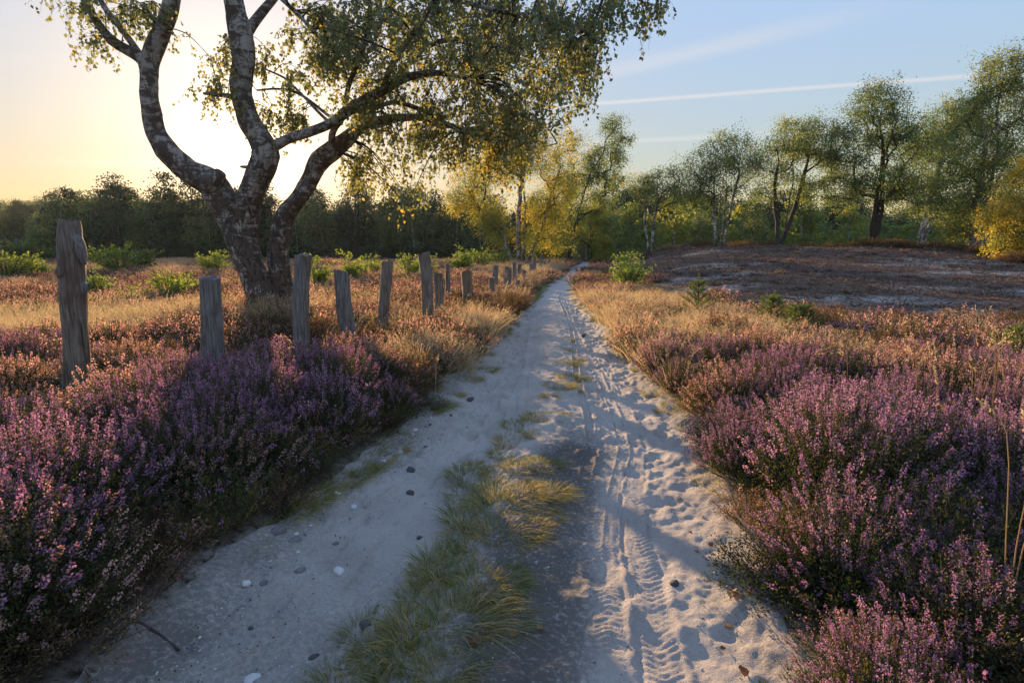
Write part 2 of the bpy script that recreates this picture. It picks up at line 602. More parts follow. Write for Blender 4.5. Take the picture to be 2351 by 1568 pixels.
GREEN = [(0.0, (0.100, 0.130, 0.070)), (0.35, (0.135, 0.162, 0.070)), (0.62, (0.19, 0.185, 0.048)), (0.85, (0.34, 0.25, 0.035)), (1.0, (0.42, 0.24, 0.03))]
M = {
    "leaf_near": leafy("birch_leaf", GREEN, 0.50, 0.06, 2.2, 0.0),
    "leaf_mid": leafy("far_birch_leaf", [(0, (0.075, 0.120, 0.055)), (0.45, (0.125, 0.185, 0.062)), (0.8, (0.25, 0.26, 0.05)), (1, (0.38, 0.29, 0.04))], 0.48, 0.03, 2.0, 0.3),
    "leaf_dark": leafy("forest_leaf", [(0, (0.055, 0.092, 0.050)), (0.5, (0.095, 0.145, 0.066)), (1, (0.17, 0.20, 0.07))], 0.30, 0.02, 1.6, 0.5),
    "needle": leafy("pine_needles", [(0, (0.028, 0.052, 0.032)), (0.5, (0.048, 0.080, 0.044)), (1, (0.080, 0.115, 0.052))], 0.22, 0.02, 1.5, 0.4),
    "bright": leafy("young_leaf", [(0, (0.065, 0.13, 0.03)), (0.5, (0.13, 0.20, 0.036)), (1, (0.25, 0.27, 0.04))], 0.55, 0.04, 1.9, 0.3),
    "bush": leafy("shrub_leaf", [(0, (0.035, 0.07, 0.02)), (0.5, (0.07, 0.12, 0.03)), (1, (0.15, 0.17, 0.04))], 0.4, 0.03, 1.8, 0.3),
    "bark": bark_birch("birch_bark", 2.0, 1.0, 0.50),
    "bark_far": bark_birch("far_birch_bark", 0.5, 0.6, 0.66),
    "bark_dark": simple("dark_bark", (0.022, 0.018, 0.015), (0.085, 0.07, 0.058), 12, 0.9, 0.8, 0.04, (1, 1, 0.3)),
    "bark_pine": simple("pine_bark", (0.05, 0.035, 0.028), (0.15, 0.10, 0.075), 4, 0.9, 0.4, 0.04, (1, 1, 0.4)),
    "twig": simple("twig_bark", (0.022, 0.016, 0.012), (0.075, 0.055, 0.042), 30),
    "wood": wood_post(),
    "sand": sand_mat(),
    "ground": ground_mat(),
    "flower": leafy("heather_blossom", [(0, (0.17, 0.082, 0.16)), (0.3, (0.28, 0.150, 0.27)), (0.6, (0.38, 0.225, 0.365)), (1, (0.50, 0.33, 0.46))], 0.38, 0.0, 1.35, 0.22, (1.25, 0.95, 0.85)),
    "faded": leafy("faded_heather_blossom", [(0, (0.22, 0.13, 0.13)), (0.4, (0.38, 0.24, 0.235)), (0.7, (0.53, 0.36, 0.35)), (1, (0.66, 0.51, 0.48))], 0.45, 0.0, 1.5, 0.35, (1.25, 0.95, 0.7)),
    "heath_leaf": leafy("heather_leaf", [(0, (0.032, 0.048, 0.015)), (0.5, (0.068, 0.085, 0.025)), (1, (0.15, 0.12, 0.036))], 0.30, 0.02, 1.6, 0.4),
    "straw": leafy("dry_grass_blade", [(0, (0.20, 0.14, 0.075)), (0.5, (0.42, 0.32, 0.18)), (1, (0.60, 0.50, 0.31))], 0.42, 0.03, 1.4, 0.25, (1.1, 1.0, 0.8)),
    "grass": leafy("grass_blade", [(0, (0.075, 0.115, 0.028)), (0.45, (0.14, 0.165, 0.040)), (0.75, (0.30, 0.26, 0.10)), (1, (0.42, 0.33, 0.16))], 0.40, 0.04, 1.6, 0.3),
    "brown": leafy("brown_heath", [(0, (0.07, 0.046, 0.028)), (0.5, (0.17, 0.112, 0.066)), (1, (0.31, 0.225, 0.13))], 0.32, 0.0, 1.4, 0.5),
    "stubble": leafy("burnt_stubble", [(0, (0.03, 0.022, 0.02)), (0.5, (0.12, 0.085, 0.07)), (1, (0.30, 0.235, 0.19))], 0.10, 0.0, 1.2, 0.4),
    "stone": simple("grey_stone", (0.10, 0.09, 0.085), (0.27, 0.25, 0.23), 14, 0.8, 0.4, 0.01),
    "stone_white": simple("white_stone", (0.42, 0.40, 0.37), (0.66, 0.64, 0.60), 14, 0.7, 0.3, 0.008),
    "stone_dark": simple("dark_stone", (0.035, 0.03, 0.028), (0.11, 0.095, 0.085), 14, 0.8, 0.4, 0.01),
    "dead_leaf": leafy("fallen_leaf", [(0, (0.10, 0.045, 0.02)), (0.5, (0.22, 0.10, 0.035)), (1, (0.36, 0.19, 0.06))], 0.3, 0.05, 1.2, 0.5),
}

# ------------------------------------------------------------------ terrain
PY = np.array([-30, -3, 0, 1.7, 2.4, 2.83, 3.42, 4.29, 5.2, 6.85, 9.4, 13.6, 19.0, 25, 35, 47, 60, 75, 100, 160])
PCX = np.array([-1.5, -0.34, -0.28, -0.22, -0.10, -0.05, 0.07, 0.30, 0.40, 0.51, 0.74, 1.06, 1.42, 2.05, 3.70, 5.8, 7.7, 10.8, 18, 40])
PHW = np.array([1.1, 1.1, 1.1, 1.11, 1.12, 1.17, 1.2, 1.15, 1.12, 1.1, 0.98, 0.80, 0.56, 0.46, 0.46, 0.55, 0.62, 0.7, 0.8, 0.9])


def pcx(y):
    return np.interp(y, PY, PCX)


def phw(y):
    return np.interp(y, PY, PHW)


def edge_dist(x, y):
    """signed metres outside the path's edge: < 0 on the path"""
    wob = (vnoise(x, y, 0.8, 50) - 0.5) * 0.22 + (vnoise(x, y, 0.25, 51) - 0.5) * 0.10
    return np.abs(x - pcx(y)) - phw(y) + wob


def bare_mask(x, y):
    bx = np.interp(y, [9, 10.5, 12, 15, 19, 25, 40, 50, 70], [20, 11.5, 7.6, 5.6, 5.0, 6.0, 8.6, 11, 16])
    n = (fbm(x, y, 3.0, 3, 9) - 0.5) * 2.4
    return sstep(x - bx + n, -0.6, 0.6) * (1 - sstep(y, 46, 52)) * (x > 0)


def gz(x, y):
    x, y = np.broadcast_arrays(np.asarray(x, float), np.asarray(y, float))
    z = 0.70 * sstep(y, 10, 66) + (fbm(x, y, 5, 3, 1) - 0.5) * 0.16 * sstep(np.abs(x - pcx(y)), 1.2, 3)
    left = sstep(pcx(y) - phw(y) - x, 0.0, 1.2)
    z = z + left * 0.10
    z = z - left * sstep(y, 52, 105) * 1.9
    # mound under the old birch
    z = z + 0.22 * np.exp(-((x + 4.9) ** 2 + (y - 11.2) ** 2) / 3.5)
    # low dune on the right
    dune = sstep(y, 9, 41) * sstep(x - pcx(y), 1.5, 9.0)
    side = 1.0 - 0.55 * sstep(x, 24, 36)
    z = z + dune * side * 1.5 + dune * ((fbm(x, y, 6, 2, 3) - 0.5) * 0.45 + (fbm(x, y, 1.3, 2, 4) - 0.5) * 0.16)
    z = z - sstep(y, 48, 75) * sstep(x - pcx(y), 2, 8) * 1.6
    # wooded hillside far on the left
    az = np.arctan2(x, np.maximum(y, 0.1))
    z = z + 12.5 * sstep(y, 120, 270) * (1 - sstep(az, rad(-34), rad(-22))) * (y > 0)
    r = np.hypot(x, y)
    z = z + (fbm(x, y, 60, 2, 5) - 0.5) * 3.0 * sstep(r, 130, 320)
    # sunken track
    e = np.abs(x - pcx(y)) - phw(y)
    z = z - 0.10 * (1 - sstep(e, -0.15, 0.30))
    return z


def set_attr(me, name, arr):
    a = me.attributes.new(name, "FLOAT", "POINT")
    a.data.foreach_set("value", np.asarray(arr, np.float32).ravel())


def grid_faces(nr, nc, wrap=False):
    idx = np.arange(nr * nc).reshape(nr, nc)
    if wrap:
        nx = np.roll(idx, -1, axis=1)
        return np.stack([idx[:-1], nx[:-1], nx[1:], idx[1:]], -1).reshape(-1, 4)
    return np.stack([idx[:-1, :-1], idx[:-1, 1:], idx[1:, 1:], idx[1:, :-1]], -1).reshape(-1, 4)


def build_ground():
    front = np.arange(-58, 58.01, 0.45)
    rest = np.arange(58.6, 302 - 0.1, 3.0)
    th = np.radians(np.concatenate([front, rest]))
    rr = np.concatenate([[0.02], np.geomspace(0.4, 70, 230), np.geomspace(74, 430, 40)])
    X = rr[:, None] * np.sin(th)[None]
    Y = rr[:, None] * np.cos(th)[None]
    Z = gz(X, Y)
    e = np.abs(X - pcx(Y)) - phw(Y)
    Z = Z - 0.22 * (1 - sstep(e, -0.10, 0.14)) * (Y < 118) * (Y > -25)
    mb = MB()
    mb.add(np.stack([X, Y, Z], -1), grid_faces(len(rr), len(th), True))
    o = mb.build("ground", M["ground"], None, True)
    bare = bare_mask(X, Y)
    set_attr(o.data, "bare", bare)
    st = fbm(X * 0.55, Y, 2.6, 3, 21)
    sandy = np.clip(sstep(st, 0.66, 0.74) * bare + (1 - sstep(edge_dist(X, Y), 0.0, 0.25)) * 0.9 * (np.hypot(X, Y) < 120), 0, 1)
    for (cx, cy, rx, ry) in [(6.6, 19.5, 2.0, 0.9), (8.6, 16.2, 2.0, 0.55), (19.5, 38.5, 4.5, 0.8), (12.0, 34.0, 2.6, 0.8), (10.5, 27, 2.0, 0.5), (17.5, 25.5, 2.4, 0.5), (13, 18.2, 1.8, 0.35)]:
        q = ((X - cx) / rx) ** 2 + ((Y - cy) / ry) ** 2 + (fbm(X, Y, 0.9, 2, 33) - 0.5) * 1.6
        sandy = np.maximum(sandy, (1 - sstep(q, 0.4, 1.2)) * 0.95)
    set_attr(o.data, "sandy", sandy)
    gr = sstep(fbm(X, Y, 1.8, 3, 41), 0.62, 0.72) * 0.6 * bare * (1 - sstep(Y, 18, 30))
    gr = np.maximum(gr, sstep(Y, 60, 110) * (X < 0) * 0.9)
    set_attr(o.data, "green", gr)
    tag(o, kind="structure")
    return o


def build_path():
    rows = [0.3]
    while rows[-1] < 112:
        y = rows[-1]
        rows.append(y + max(0.009, 0.0042 * y ** 1.15) if y > 1.3 else y + 0.03)
    back = np.arange(-24, 0.3, 0.5)
    v = np.concatenate([back, rows])
    nc = 300
    uu = np.linspace(-1, 1, nc)
    Vy = v[:, None] * np.ones((1, nc))
    half = phw(Vy) + 0.28
    U = uu[None] * half
    X = pcx(Vy) + U
    Y = Vy
    e = np.abs(U) - phw(Vy)
    z = gz(X, Y)
    z = z + 0.006
    near = 1 - sstep(Y, 14, 30)
    # ruts and middle ridge
    h = -0.045 * np.exp(-((U + 0.60) / 0.30) ** 2) - 0.040 * np.exp(-((U - 0.60) / 0.26) ** 2) + 0.035 * np.exp(-((U + 0.02) / 0.22) ** 2)
    h = h + (fbm(X, Y, 0.45, 3, 60) - 0.5) * 0.055 + (fbm(X, Y * .8, 0.085, 2, 67) - 0.5) * 0.030 * sstep(np.abs(U), .2, .4) + (fbm(X, Y, 0.14, 2, 61) - 0.5) * 0.034 + (fbm(X, Y, 0.05, 3, 62) - 0.5) * (0.019 + 0.010 * (U < -0.2)) - 0.012 * sstep(vnoise(X, Y, 0.045, 63), .72, .95) * (U < -.1)
    # trodden hollows: footprints of walkers and dogs
    rg = np.random.default_rng(5)
    for k in range(520):
        fy = rg.uniform(1.5, 4.2) if k < 34 else rg.uniform(3.6, 16)
        side = rg.choice([-1, 1, 1]) if fy > 4 else rg.choice([-1, -1, 1])
        fx = pcx(fy) + side * rg.normal(0.62, 0.24)
        L, Wd = rg.uniform(0.08, 0.15), rg.uniform(0.045, 0.075)
        a = rg.normal(0.1, 0.5)
        r0 = np.searchsorted(v, fy - 0.35)
        r1 = np.searchsorted(v, fy + 0.35)
        dx, dy = X[r0:r1] - fx, Y[r0:r1] - fy
        p, q = dx * math.cos(a) + dy * math.sin(a), -dx * math.sin(a) + dy * math.cos(a)
        d2 = (p / Wd) ** 2 + (q / L) ** 2
        dep = rg.uniform(0.012, 0.030) * (0.5 if fy < 3.8 else 0.9)
        h[r0:r1] += -dep * np.exp(-d2 ** 1.4) + dep * 0.5 * np.exp(-((np.sqrt(d2) - 1.45) / 0.38) ** 2)

    # tyre tracks
    def track(u0, amp, ph, w, depth, per, lug, y0, y1, slope=0.0, chev=0.5):
        nonlocal h
        c = u0 + amp * np.sin(Y * 0.55 + ph) + slope * (Y - 3)
        du = U - c
        msk = (1 - sstep(np.abs(du), w * 0.42, w * 0.56)) * sstep(Y, y0, y0 + 0.4) * (1 - sstep(Y, y1 - 1.5, y1))
        msk = msk * (0.6 + 0.4 * sstep(fbm(X, Y, 0.5, 2, int(80 + ph * 3)), 0.36, 0.52))
        rim = np.exp(-((np.abs(du) - w * 0.66) / (w * 0.14)) ** 2) * sstep(Y, y0, y0 + 0.4) * (1 - sstep(Y, y1 - 1.5, y1))
        phs = (Y + chev * np.abs(du)) / per
        tread = np.sin(2 * PI * phs + 3.2 * (fbm(X, Y, 0.10, 2, 83) - 0.5)) * (0.35 + 0.9 * sstep(fbm(X, Y, 0.16, 2, 84), 0.3, 0.6))
        cen = 1 - sstep(np.abs(np.abs(du) / (w * 0.5) - 0.33), 0.05, 0.12)
        keep = 1 - 0.8 * msk
        h = h * keep + msk * (-depth + lug * np.clip(tread * 1.3 + (fbm(X, Y, .03, 1, 85) - .5) * 1.1, -1, 1) * (1 - 0.5 * cen)) + rim * depth * 0.55

    track(0.50, 0.03, 0.4, 0.13, 0.013, 0.034, 0.0042, 0.8, 13, -0.012)
    track(0.73, 0.04, 2.0, 0.14, 0.013, 0.038, 0.0045, 0.8, 10, -0.008, -0.6)
    track(0.60, 0.05, 4.1, 0.07, 0.018, 0.030, 0.0035, 2.5, 20, -0.02)
    track(0.36, 0.03, 1.1, 0.07, 0.020, 0.030, 0.0030, 3.2, 22, -0.01)
    track(-0.42, 0.06, 0.7, 0.16, 0.012, 0.045, 0.0045, 0.8, 6.5, 0.02)
    track(-0.70, 0.05, 3.0, 0.15, 0.012, 0.040, 0.0045, 0.8, 5.0, 0.0, -0.5)
    track(-0.30, 0.04, 5.0, 0.08, 0.014, 0.032, 0.004, 3.5, 14, -0.02)
    h = h * (0.25 + 0.75 * near) * (1 - sstep(e, -0.06, 0.16))
    h = h + (fbm(X, Y, 0.10, 2, 66) - 0.5) * 0.03 * sstep(e, -0.25, -0.02)
    wob = (vnoise(X, Y, 0.8, 50) - 0.5) * 0.22 + (vnoise(X, Y, 0.25, 51) - 0.5) * 0.10
    z = z + h - 0.10 * sstep(e + wob * 0.7, 0.10, 0.27)
    mb = MB()
    mb.add(np.stack([X, Y, z], -1), grid_faces(len(v), nc))
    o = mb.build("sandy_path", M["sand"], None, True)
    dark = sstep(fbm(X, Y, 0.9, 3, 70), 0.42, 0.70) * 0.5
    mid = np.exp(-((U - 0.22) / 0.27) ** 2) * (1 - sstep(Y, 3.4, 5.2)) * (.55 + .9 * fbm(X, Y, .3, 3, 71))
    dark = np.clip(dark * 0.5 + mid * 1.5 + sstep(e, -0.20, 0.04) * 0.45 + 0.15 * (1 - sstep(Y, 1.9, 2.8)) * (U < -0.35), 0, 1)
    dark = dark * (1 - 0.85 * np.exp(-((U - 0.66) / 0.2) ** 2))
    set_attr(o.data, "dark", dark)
    tag(o, kind="structure")
    # sampler for resting things on the relief
    return lambda x, y: float(z[min(np.searchsorted(v, y), len(v) - 1), int(np.clip(round(((x - pcx(y)) / (phw(y) + 0.28) + 1) / 2 * (nc - 1)), 0, nc - 1))])


build_ground()
path_z = build_path()


def ground_at(px, py):
    """where the sight line through a picture point meets the terrain"""
    d = np.array(px_dir(px, py))
    t = np.linspace(1.0, 130, 6000)
    P = d[None] * t[:, None] / d[1]
    zz = CAM_H + P[:, 2]
    g = gz(P[:, 0], P[:, 1])
    k = np.argmax(zz <= g)
    return float(P[k, 0]), float(P[k, 1]), float(g[k])


# ------------------------------------------------------------------ leaves
def leaves(mb, c, axis, size, tint, width=0.42, mat=0, fold=0.12, rg=R):
    """rhomboid leaves: base, side, tip, side"""
    n = len(c)
    if n == 0:
        return
    axis = nrmz(axis)
    rv = rg.normal(size=(n, 3))
    side = nrmz(np.cross(axis, rv))
    nor = np.cross(axis, side)
    s = np.broadcast_to(np.asarray(size, float), (n,))[:, None]
    b = c
    tip = c + axis * s
    mid = c + axis * s * 0.42
    l = mid + side * s * width + nor * s * fold
    r = mid - side * s * width + nor * s * fold
    V = np.stack([b, l, tip, r], 1).reshape(-1, 3)
    F = np.arange(4 * n).reshape(n, 4)
    mb.add(V, F, np.repeat(np.broadcast_to(tint, (n,)), 4), mat)


# ------------------------------------------------------------------ the old birch
def old_birch():
    Y0 = 11.0
    bx, by, _ = at(600, 665, Y0)
    gz0 = float(gz(bx, by))
    root = empty("birch_tree", (bx, by, gz0))
    off = np.array([bx, by, gz0])
    tag(root, "big gnarled birch with three twisted stems standing behind the fence posts, sun at its fork", "tree")
    k = Y0 / 1306.0

    def stem(name, pts, seg=18, n=70, rough=0.10, m="bark"):
        P = np.array([[*at(p[0], p[1], Y0 + (p[3] if len(p) > 3 else 0)), p[2] * k * 0.84] for p in pts])
        Q = spline(P, n)
        mb = MB()
        tube(mb, Q[:, :3] - off, np.maximum(Q[:, 3], 0.004), seg, rough=rough)
        mb.build(name, M[m], root, True)
        nodes.append((Q[:, :3], Q[:, 3]))
        return Q

    nodes = []
    # pixel x, y, radius, depth offset
    stem("trunk", [(625, 770, 52), (612, 710, 46), (592, 650, 38), (568, 598, 35), (537, 525, 35), (515, 465, 38), (484, 422, 37), (430, 392, 30, -.1), (385, 348, 27, -.2),
                   (357, 300, 25, -.2), (346, 240, 21, -.3), (342, 180, 21, -.3), (341, 140, 25, -.3)], 30, 150, 0.14)
    stem("trunk", [(592, 665, 20, .15), (571, 600, 32, .12), (560, 540, 34, .1), (566, 490, 33, .05), (582, 430, 31), (604, 378, 34), (604, 335, 33), (574, 280, 28), (555, 225, 26), (556, 170, 27),
                   (560, 130, 28), (553, 85, 28), (542, 35, 25), (528, -40, 23), (515, -150, 19), (520, -300, 13), (500, -420, 6)], 30, 170, 0.14)
    stem("trunk", [(664, 770, 40, .2), (655, 700, 34, .2), (645, 640, 29, .2), (640, 590, 28, .2), (643, 545, 27, .2), (656, 495, 24, .2), (690, 450, 22, .2), (713, 412, 22, .3), (733, 370, 26, .3),
                   (768, 342, 25, .4), (800, 318, 20, .4), (830, 290, 14, .5), (895, 274, 11, .5), (975, 272, 9, .6), (1060, 298, 7, .7), (1130, 318, 5, .8)], 28, 150, 0.14)
    L = lambda pts, n=40, seg=10: stem("branch", pts, seg, n, 0.08)
    L([(341, 150, 16, -.3), (318, 130, 15, -.3), (290, 115, 13, -.3), (258, 95, 12, -.4), (232, 65, 10, -.4), (210, 30, 9, -.5), (188, -20, 8, -.5), (150, -80, 6, -.6), (90, -140, 4, -.7)])
    L([(322, 128, 9, -.3), (297, 92, 8, -.2), (270, 55, 8, -.1), (243, 22, 7, 0), (222, -20, 6, .1), (200, -100, 4, .2)], 30)
    L([(341, 150, 22, -.3), (357, 105, 22, -.3), (376, 65, 20, -.3), (390, 25, 20, -.4), (402, -25, 18, -.4), (440, -120, 14, -.5), (430, -260, 8, -.6)])
    L([(362, 62, 4, -.3), (350, 38, 3.5, -.3), (330, 18, 2.5, -.3), (322, 8, 1.5, -.3)], 14, 6)
    L([(565, 80, 14), (584, 52, 13, .1), (608, 22, 11, .2), (636, -12, 10, .3), (690, -90, 8, .5), (760, -170, 5, .7)])
    # long limb running right from the fork
    L([(600, 345, 14), (632, 335, 14, -.05), (662, 320, 12, -.1), (710, 304, 12, -.2), (757, 285, 12, -.3), (795, 258, 13, -.4), (835, 232, 13, -.5), (880, 208, 11, -.6), (930, 180, 10, -.7), (985, 169, 8, -.8), (1030, 171, 6, -.9), (1080, 184, 4, -1)], 60)
    L([(775, 273, 8, -.3), (800, 246, 7, -.2), (838, 258, 6, -.1), (900, 236, 6, 0), (960, 250, 6, .1), (1010, 275, 5, .2), (1065, 308, 4, .3), (1150, 330, 3, .4)], 40)
    L([(800, 318, 13, .4), (830, 270, 11, .6), (870, 235, 10, .8), (905, 190, 9, 1.0), (945, 140, 8, 1.2), (985, 105, 8, 1.3), (1040, 92, 7, 1.4), (1110, 92, 7, 1.5), (1150, 108, 6, 1.6), (1200, 140, 5, 1.7), (1240, 160, 4, 1.8), (1300, 200, 3, 1.9)], 60)
    L([(765, 345, 9, .3), (762, 318, 9, .2), (768, 297, 8, .1), (790, 262, 7, -.1), (800, 200, 6, -.4), (830, 120, 6, -.8), (850, 40, 5, -1.1), (840, -60, 4, -1.4)], 40)
    L([(880, 205, 8, -.6), (900, 150, 7, -.9), (960, 60, 7, -1.3), (1010, -10, 6, -1.6), (1100, -90, 5, -1.9), (1200, -140, 3, -2.1)], 40)
    L([(760, 285, 5, -.3), (735, 262, 4.5, -.1), (700, 225, 4, .1), (670, 195, 3.5, .3), (650, 178, 3, .4), (610, 160, 2, .5)], 24, 6)
    L([(757, 268, 4, .0), (690, 218, 3.5, .2), (640, 205, 3, .3), (590, 208, 2.5, .4)], 20, 6)
    L([(636, -12, 7, .3), (690, 40, 5, .2), (735, 90, 4, .1), (780, 135, 3, 0), (800, 190, 2.5, -.1)], 24, 6)
    L([(1010, -10, 6, -1.6), (1120, 20, 5, -1.5), (1220, 40, 5, -1.4), (1320, 60, 4, -1.3), (1380, 100, 2.5, -1.2)], 30)
    L([(1100, -90, 5, -1.9), (1250, -60, 4, -2), (1380, -10, 3, -2), (1465, 0, 2, -2), (1490, 25, 1.5, -2)], 30, 6)
    L([(1110, 92, 5, 1.5), (1180, 60, 4, 1.7), (1260, 90, 4, 1.9), (1330, 150, 3, 2), (1360, 220, 2, 2)], 30, 6)
    L([(1060, 298, 5, .7), (1110, 290, 4, .9), (1180, 270, 4, 1.1), (1250, 290, 3, 1.2), (1280, 330, 2, 1.3)], 30, 6)
    L([(590, 372, 12), (580, 384, 7, -.1), (552, 383, 3, -.25)], 10, 8)
    L([(558, 235, 10), (530, 222, 7, -.1), (500, 219, 4.5, -.2), (466, 215, 3, -.3)], 14, 8)
    # broken-off stub on the left stem's shoulder
    mb = MB()
    P = np.array([at(480, 425, Y0 - .15), at(500, 408, Y0 - .2), at(509, 397, Y0 - .22)]) - off
    tube(mb, spline(P, 8), np.linspace(0.22, 0.09, 8), 14, rough=0.2)
    mb.build("branch_stub", M["bark"], root, True)

    node_p = np.concatenate([n[0] for n in nodes])
    node_r = np.concatenate([n[1] for n in nodes])
    thin = node_r < 0.13
    node_p = node_p[thin]
    # crown: clouds of twigs  (px, py, rx, ry, count, depth, depth spread, yellow)
    clouds = [(1000, 50, 330, 105, 104, -.2, 1.6, .10), (1210, 70, 175, 110, 54, 0, 1.6, .05), (860, 110, 150, 85, 38, -.2, 1.2, .15), (1090, 190, 220, 65, 60, 0, 1.5, .2),
              (1270, 180, 110, 85, 34, .3, 1.3, .05), (830, 225, 60, 35, 10, -.3, .6, .45), (930, 260, 120, 40, 16, 0, .9, .15), (900, 320, 110, 45, 13, .3, .8, .1), (830, 395, 50, 55, 9, .3, .5, .35),
              (905, 420, 42, 50, 7, .3, .5, .4), (918, 480, 22, 34, 3, .3, .3, .7), (1130, 290, 130, 50, 36, .3, 1.1, .45), (1090, 380, 60, 60, 9, .4, .8, .75), (1170, 370, 80, 60, 15, .3, 1, .6), (1230, 260, 110, 50, 24, .5, 1.1, .25),
              (1475, 20, 34, 32, 5, -2, .3, .2), (1405, 20, 50, 40, 8, -1.6, .6, .1), (1330, 110, 60, 60, 14, 0, 1, .1), (1000, 350, 60, 60, 8, .3, .6, .1),
              (720, 40, 60, 50, 8, .2, .6, .1), (700, 110, 60, 40, 5, .2, .5, .1), (780, 120, 60, 60, 10, .1, .7, .15), (690, 190, 50, 40, 5, .2, .4, .15),
              (500, 135, 26, 45, 6, .1, .3, .25), (510, 195, 40, 30, 5, .1, .3, .2), (500, 245, 30, 25, 2, 0, .2, .3), (605, 170, 24, 50, 5, .3, .3, .2), (630, 255, 36, 30, 5, .2, .3, .2), (690, 275, 30, 24, 4, .1, .3, .3), (660, 290, 18, 20, 2, .1, .2, .3),
              (255, 20, 55, 28, 7, -.4, .4, .1), (228, 105, 18, 30, 3, -.4, .2, .1), (335, 35, 30, 28, 5, -.2, .3, .1), (130, -14, 28, 16, 2, -.5, .2, .1), (190, 20, 20, 20, 2, -.4, .2, .1),
              (740, -170, 300, 110, 32, .1, 1.0, .1), (1120, -140, 330, 100, 46, -.8, 1.6, .1), (430, -230, 190, 110, 22, -.3, .9, .1), (150, -120, 80, 60, 6, -.5, .4, .1)]
    twig, lf, pick = MB(), MB(), []
    rg = np.random.default_rng(11)
    LC, LA, LS, LT = [], [], [], []
    for (px, py, rx, ry, cnt, dep, dsp, yel) in clouds:
        for _ in range(int(cnt * 1.15 + .5)):
            a, q = rg.uniform(0, 2 * PI), math.sqrt(rg.uniform(0, 1))
            Yd = Y0 + dep + rg.normal(0, dsp)
            P = at(px + rx * q * math.cos(a), py + ry * q * math.sin(a) - 14, Yd)
            d = np.linalg.norm((node_p - P) * [1, 0.8, 1.2], axis=1)
            near_ = np.argsort(d)[:6]
            j = near_[0]
            B = node_p[j]
            dist = np.linalg.norm(P - B)
            midp = (P + B) / 2 + np.array([0, 0, 0.12 * dist]) + rg.normal(0, 0.05 * dist, 3)
            path = spline([B, midp, P], 7)
            tube(twig, path - off, np.linspace(min(0.006 + 0.008 * dist, 0.022), 0.004, 7), 4, cap=False)
            for tw in range(rg.integers(4, 8)):
                s0 = path[rg.integers(3, 7)] if dist > 0.5 else P
                hl = rg.uniform(0.18, 0.56)
                out = rg.normal(0, 1, 3) * [0.16, 0.16, 0.05]
                n = 6
                tt = np.linspace(0, 1, n)[:, None]
                tp = s0 + out * np.sqrt(tt) * 1.2 + np.array([0.02, 0, -1.0]) * hl * tt ** 1.3
                tube(twig, tp - off, np.linspace(0.0032, 0.0014, n), 3, cap=False)
                nl = int(rg.integers(9, 15))
                w = np.sort(rg.uniform(0.08, 1, nl))
                c = np.stack([np.interp(w, np.linspace(0, 1, n), tp[:, i]) for i in range(3)], 1)
                c = c + rg.normal(0, 0.022, (nl, 3))
                ax = rg.normal(0, 0.55, (nl, 3)) + [0, 0, -0.75]
                LC.append(c)
                LA.append(ax)
                LS.append(rg.uniform(0.050, 0.084, nl))
                yl = np.clip(rg.beta(1.6, 3.4, nl) * 0.62 + (rg.uniform(size=nl) < yel * .85) * rg.uniform(0.25, 0.6, nl), 0, 1)
                LT.append(yl)
    LC, LA, LS, LT = np.concatenate(LC), np.concatenate(LA), np.concatenate(LS), np.concatenate(LT)
    tw = twig.build("twigs", M["twig"], root)
    tw["kind"] = "stuff"
    # the 220 leaves nearest the camera are parts of their own, the rest one mass
    near_ = np.argsort(np.linalg.norm(LC - [0, 0, CAM_H], axis=1))[:220]
    msk = np.ones(len(LC), bool)
    msk[near_] = False
    leaves(lf, LC[msk] - off, LA[msk], LS[msk], LT[msk], 0.40, rg=rg)
    cr = lf.build("foliage", M["leaf_near"], root)
    cr["kind"] = "stuff"
    one = []
    for q in range(6):
        mb = MB()
        leaves(mb, np.zeros((1, 3)), np.array([[0, 0, -1.0]]), 1.0, np.array([q / 8.0]), 0.40, rg=rg)
        one.append(mb.mesh("leaf", M["leaf_near"]))
    for i in near_:
        o = link("leaf", one[int(np.clip(LT[i] * 8, 0, 5))], root, LC[i] - off)
        o.rotation_euler = Vector(-LA[i]).to_track_quat("Z", "Y").to_euler()
        o.scale = (LS[i],) * 3
    return root


old_birch()

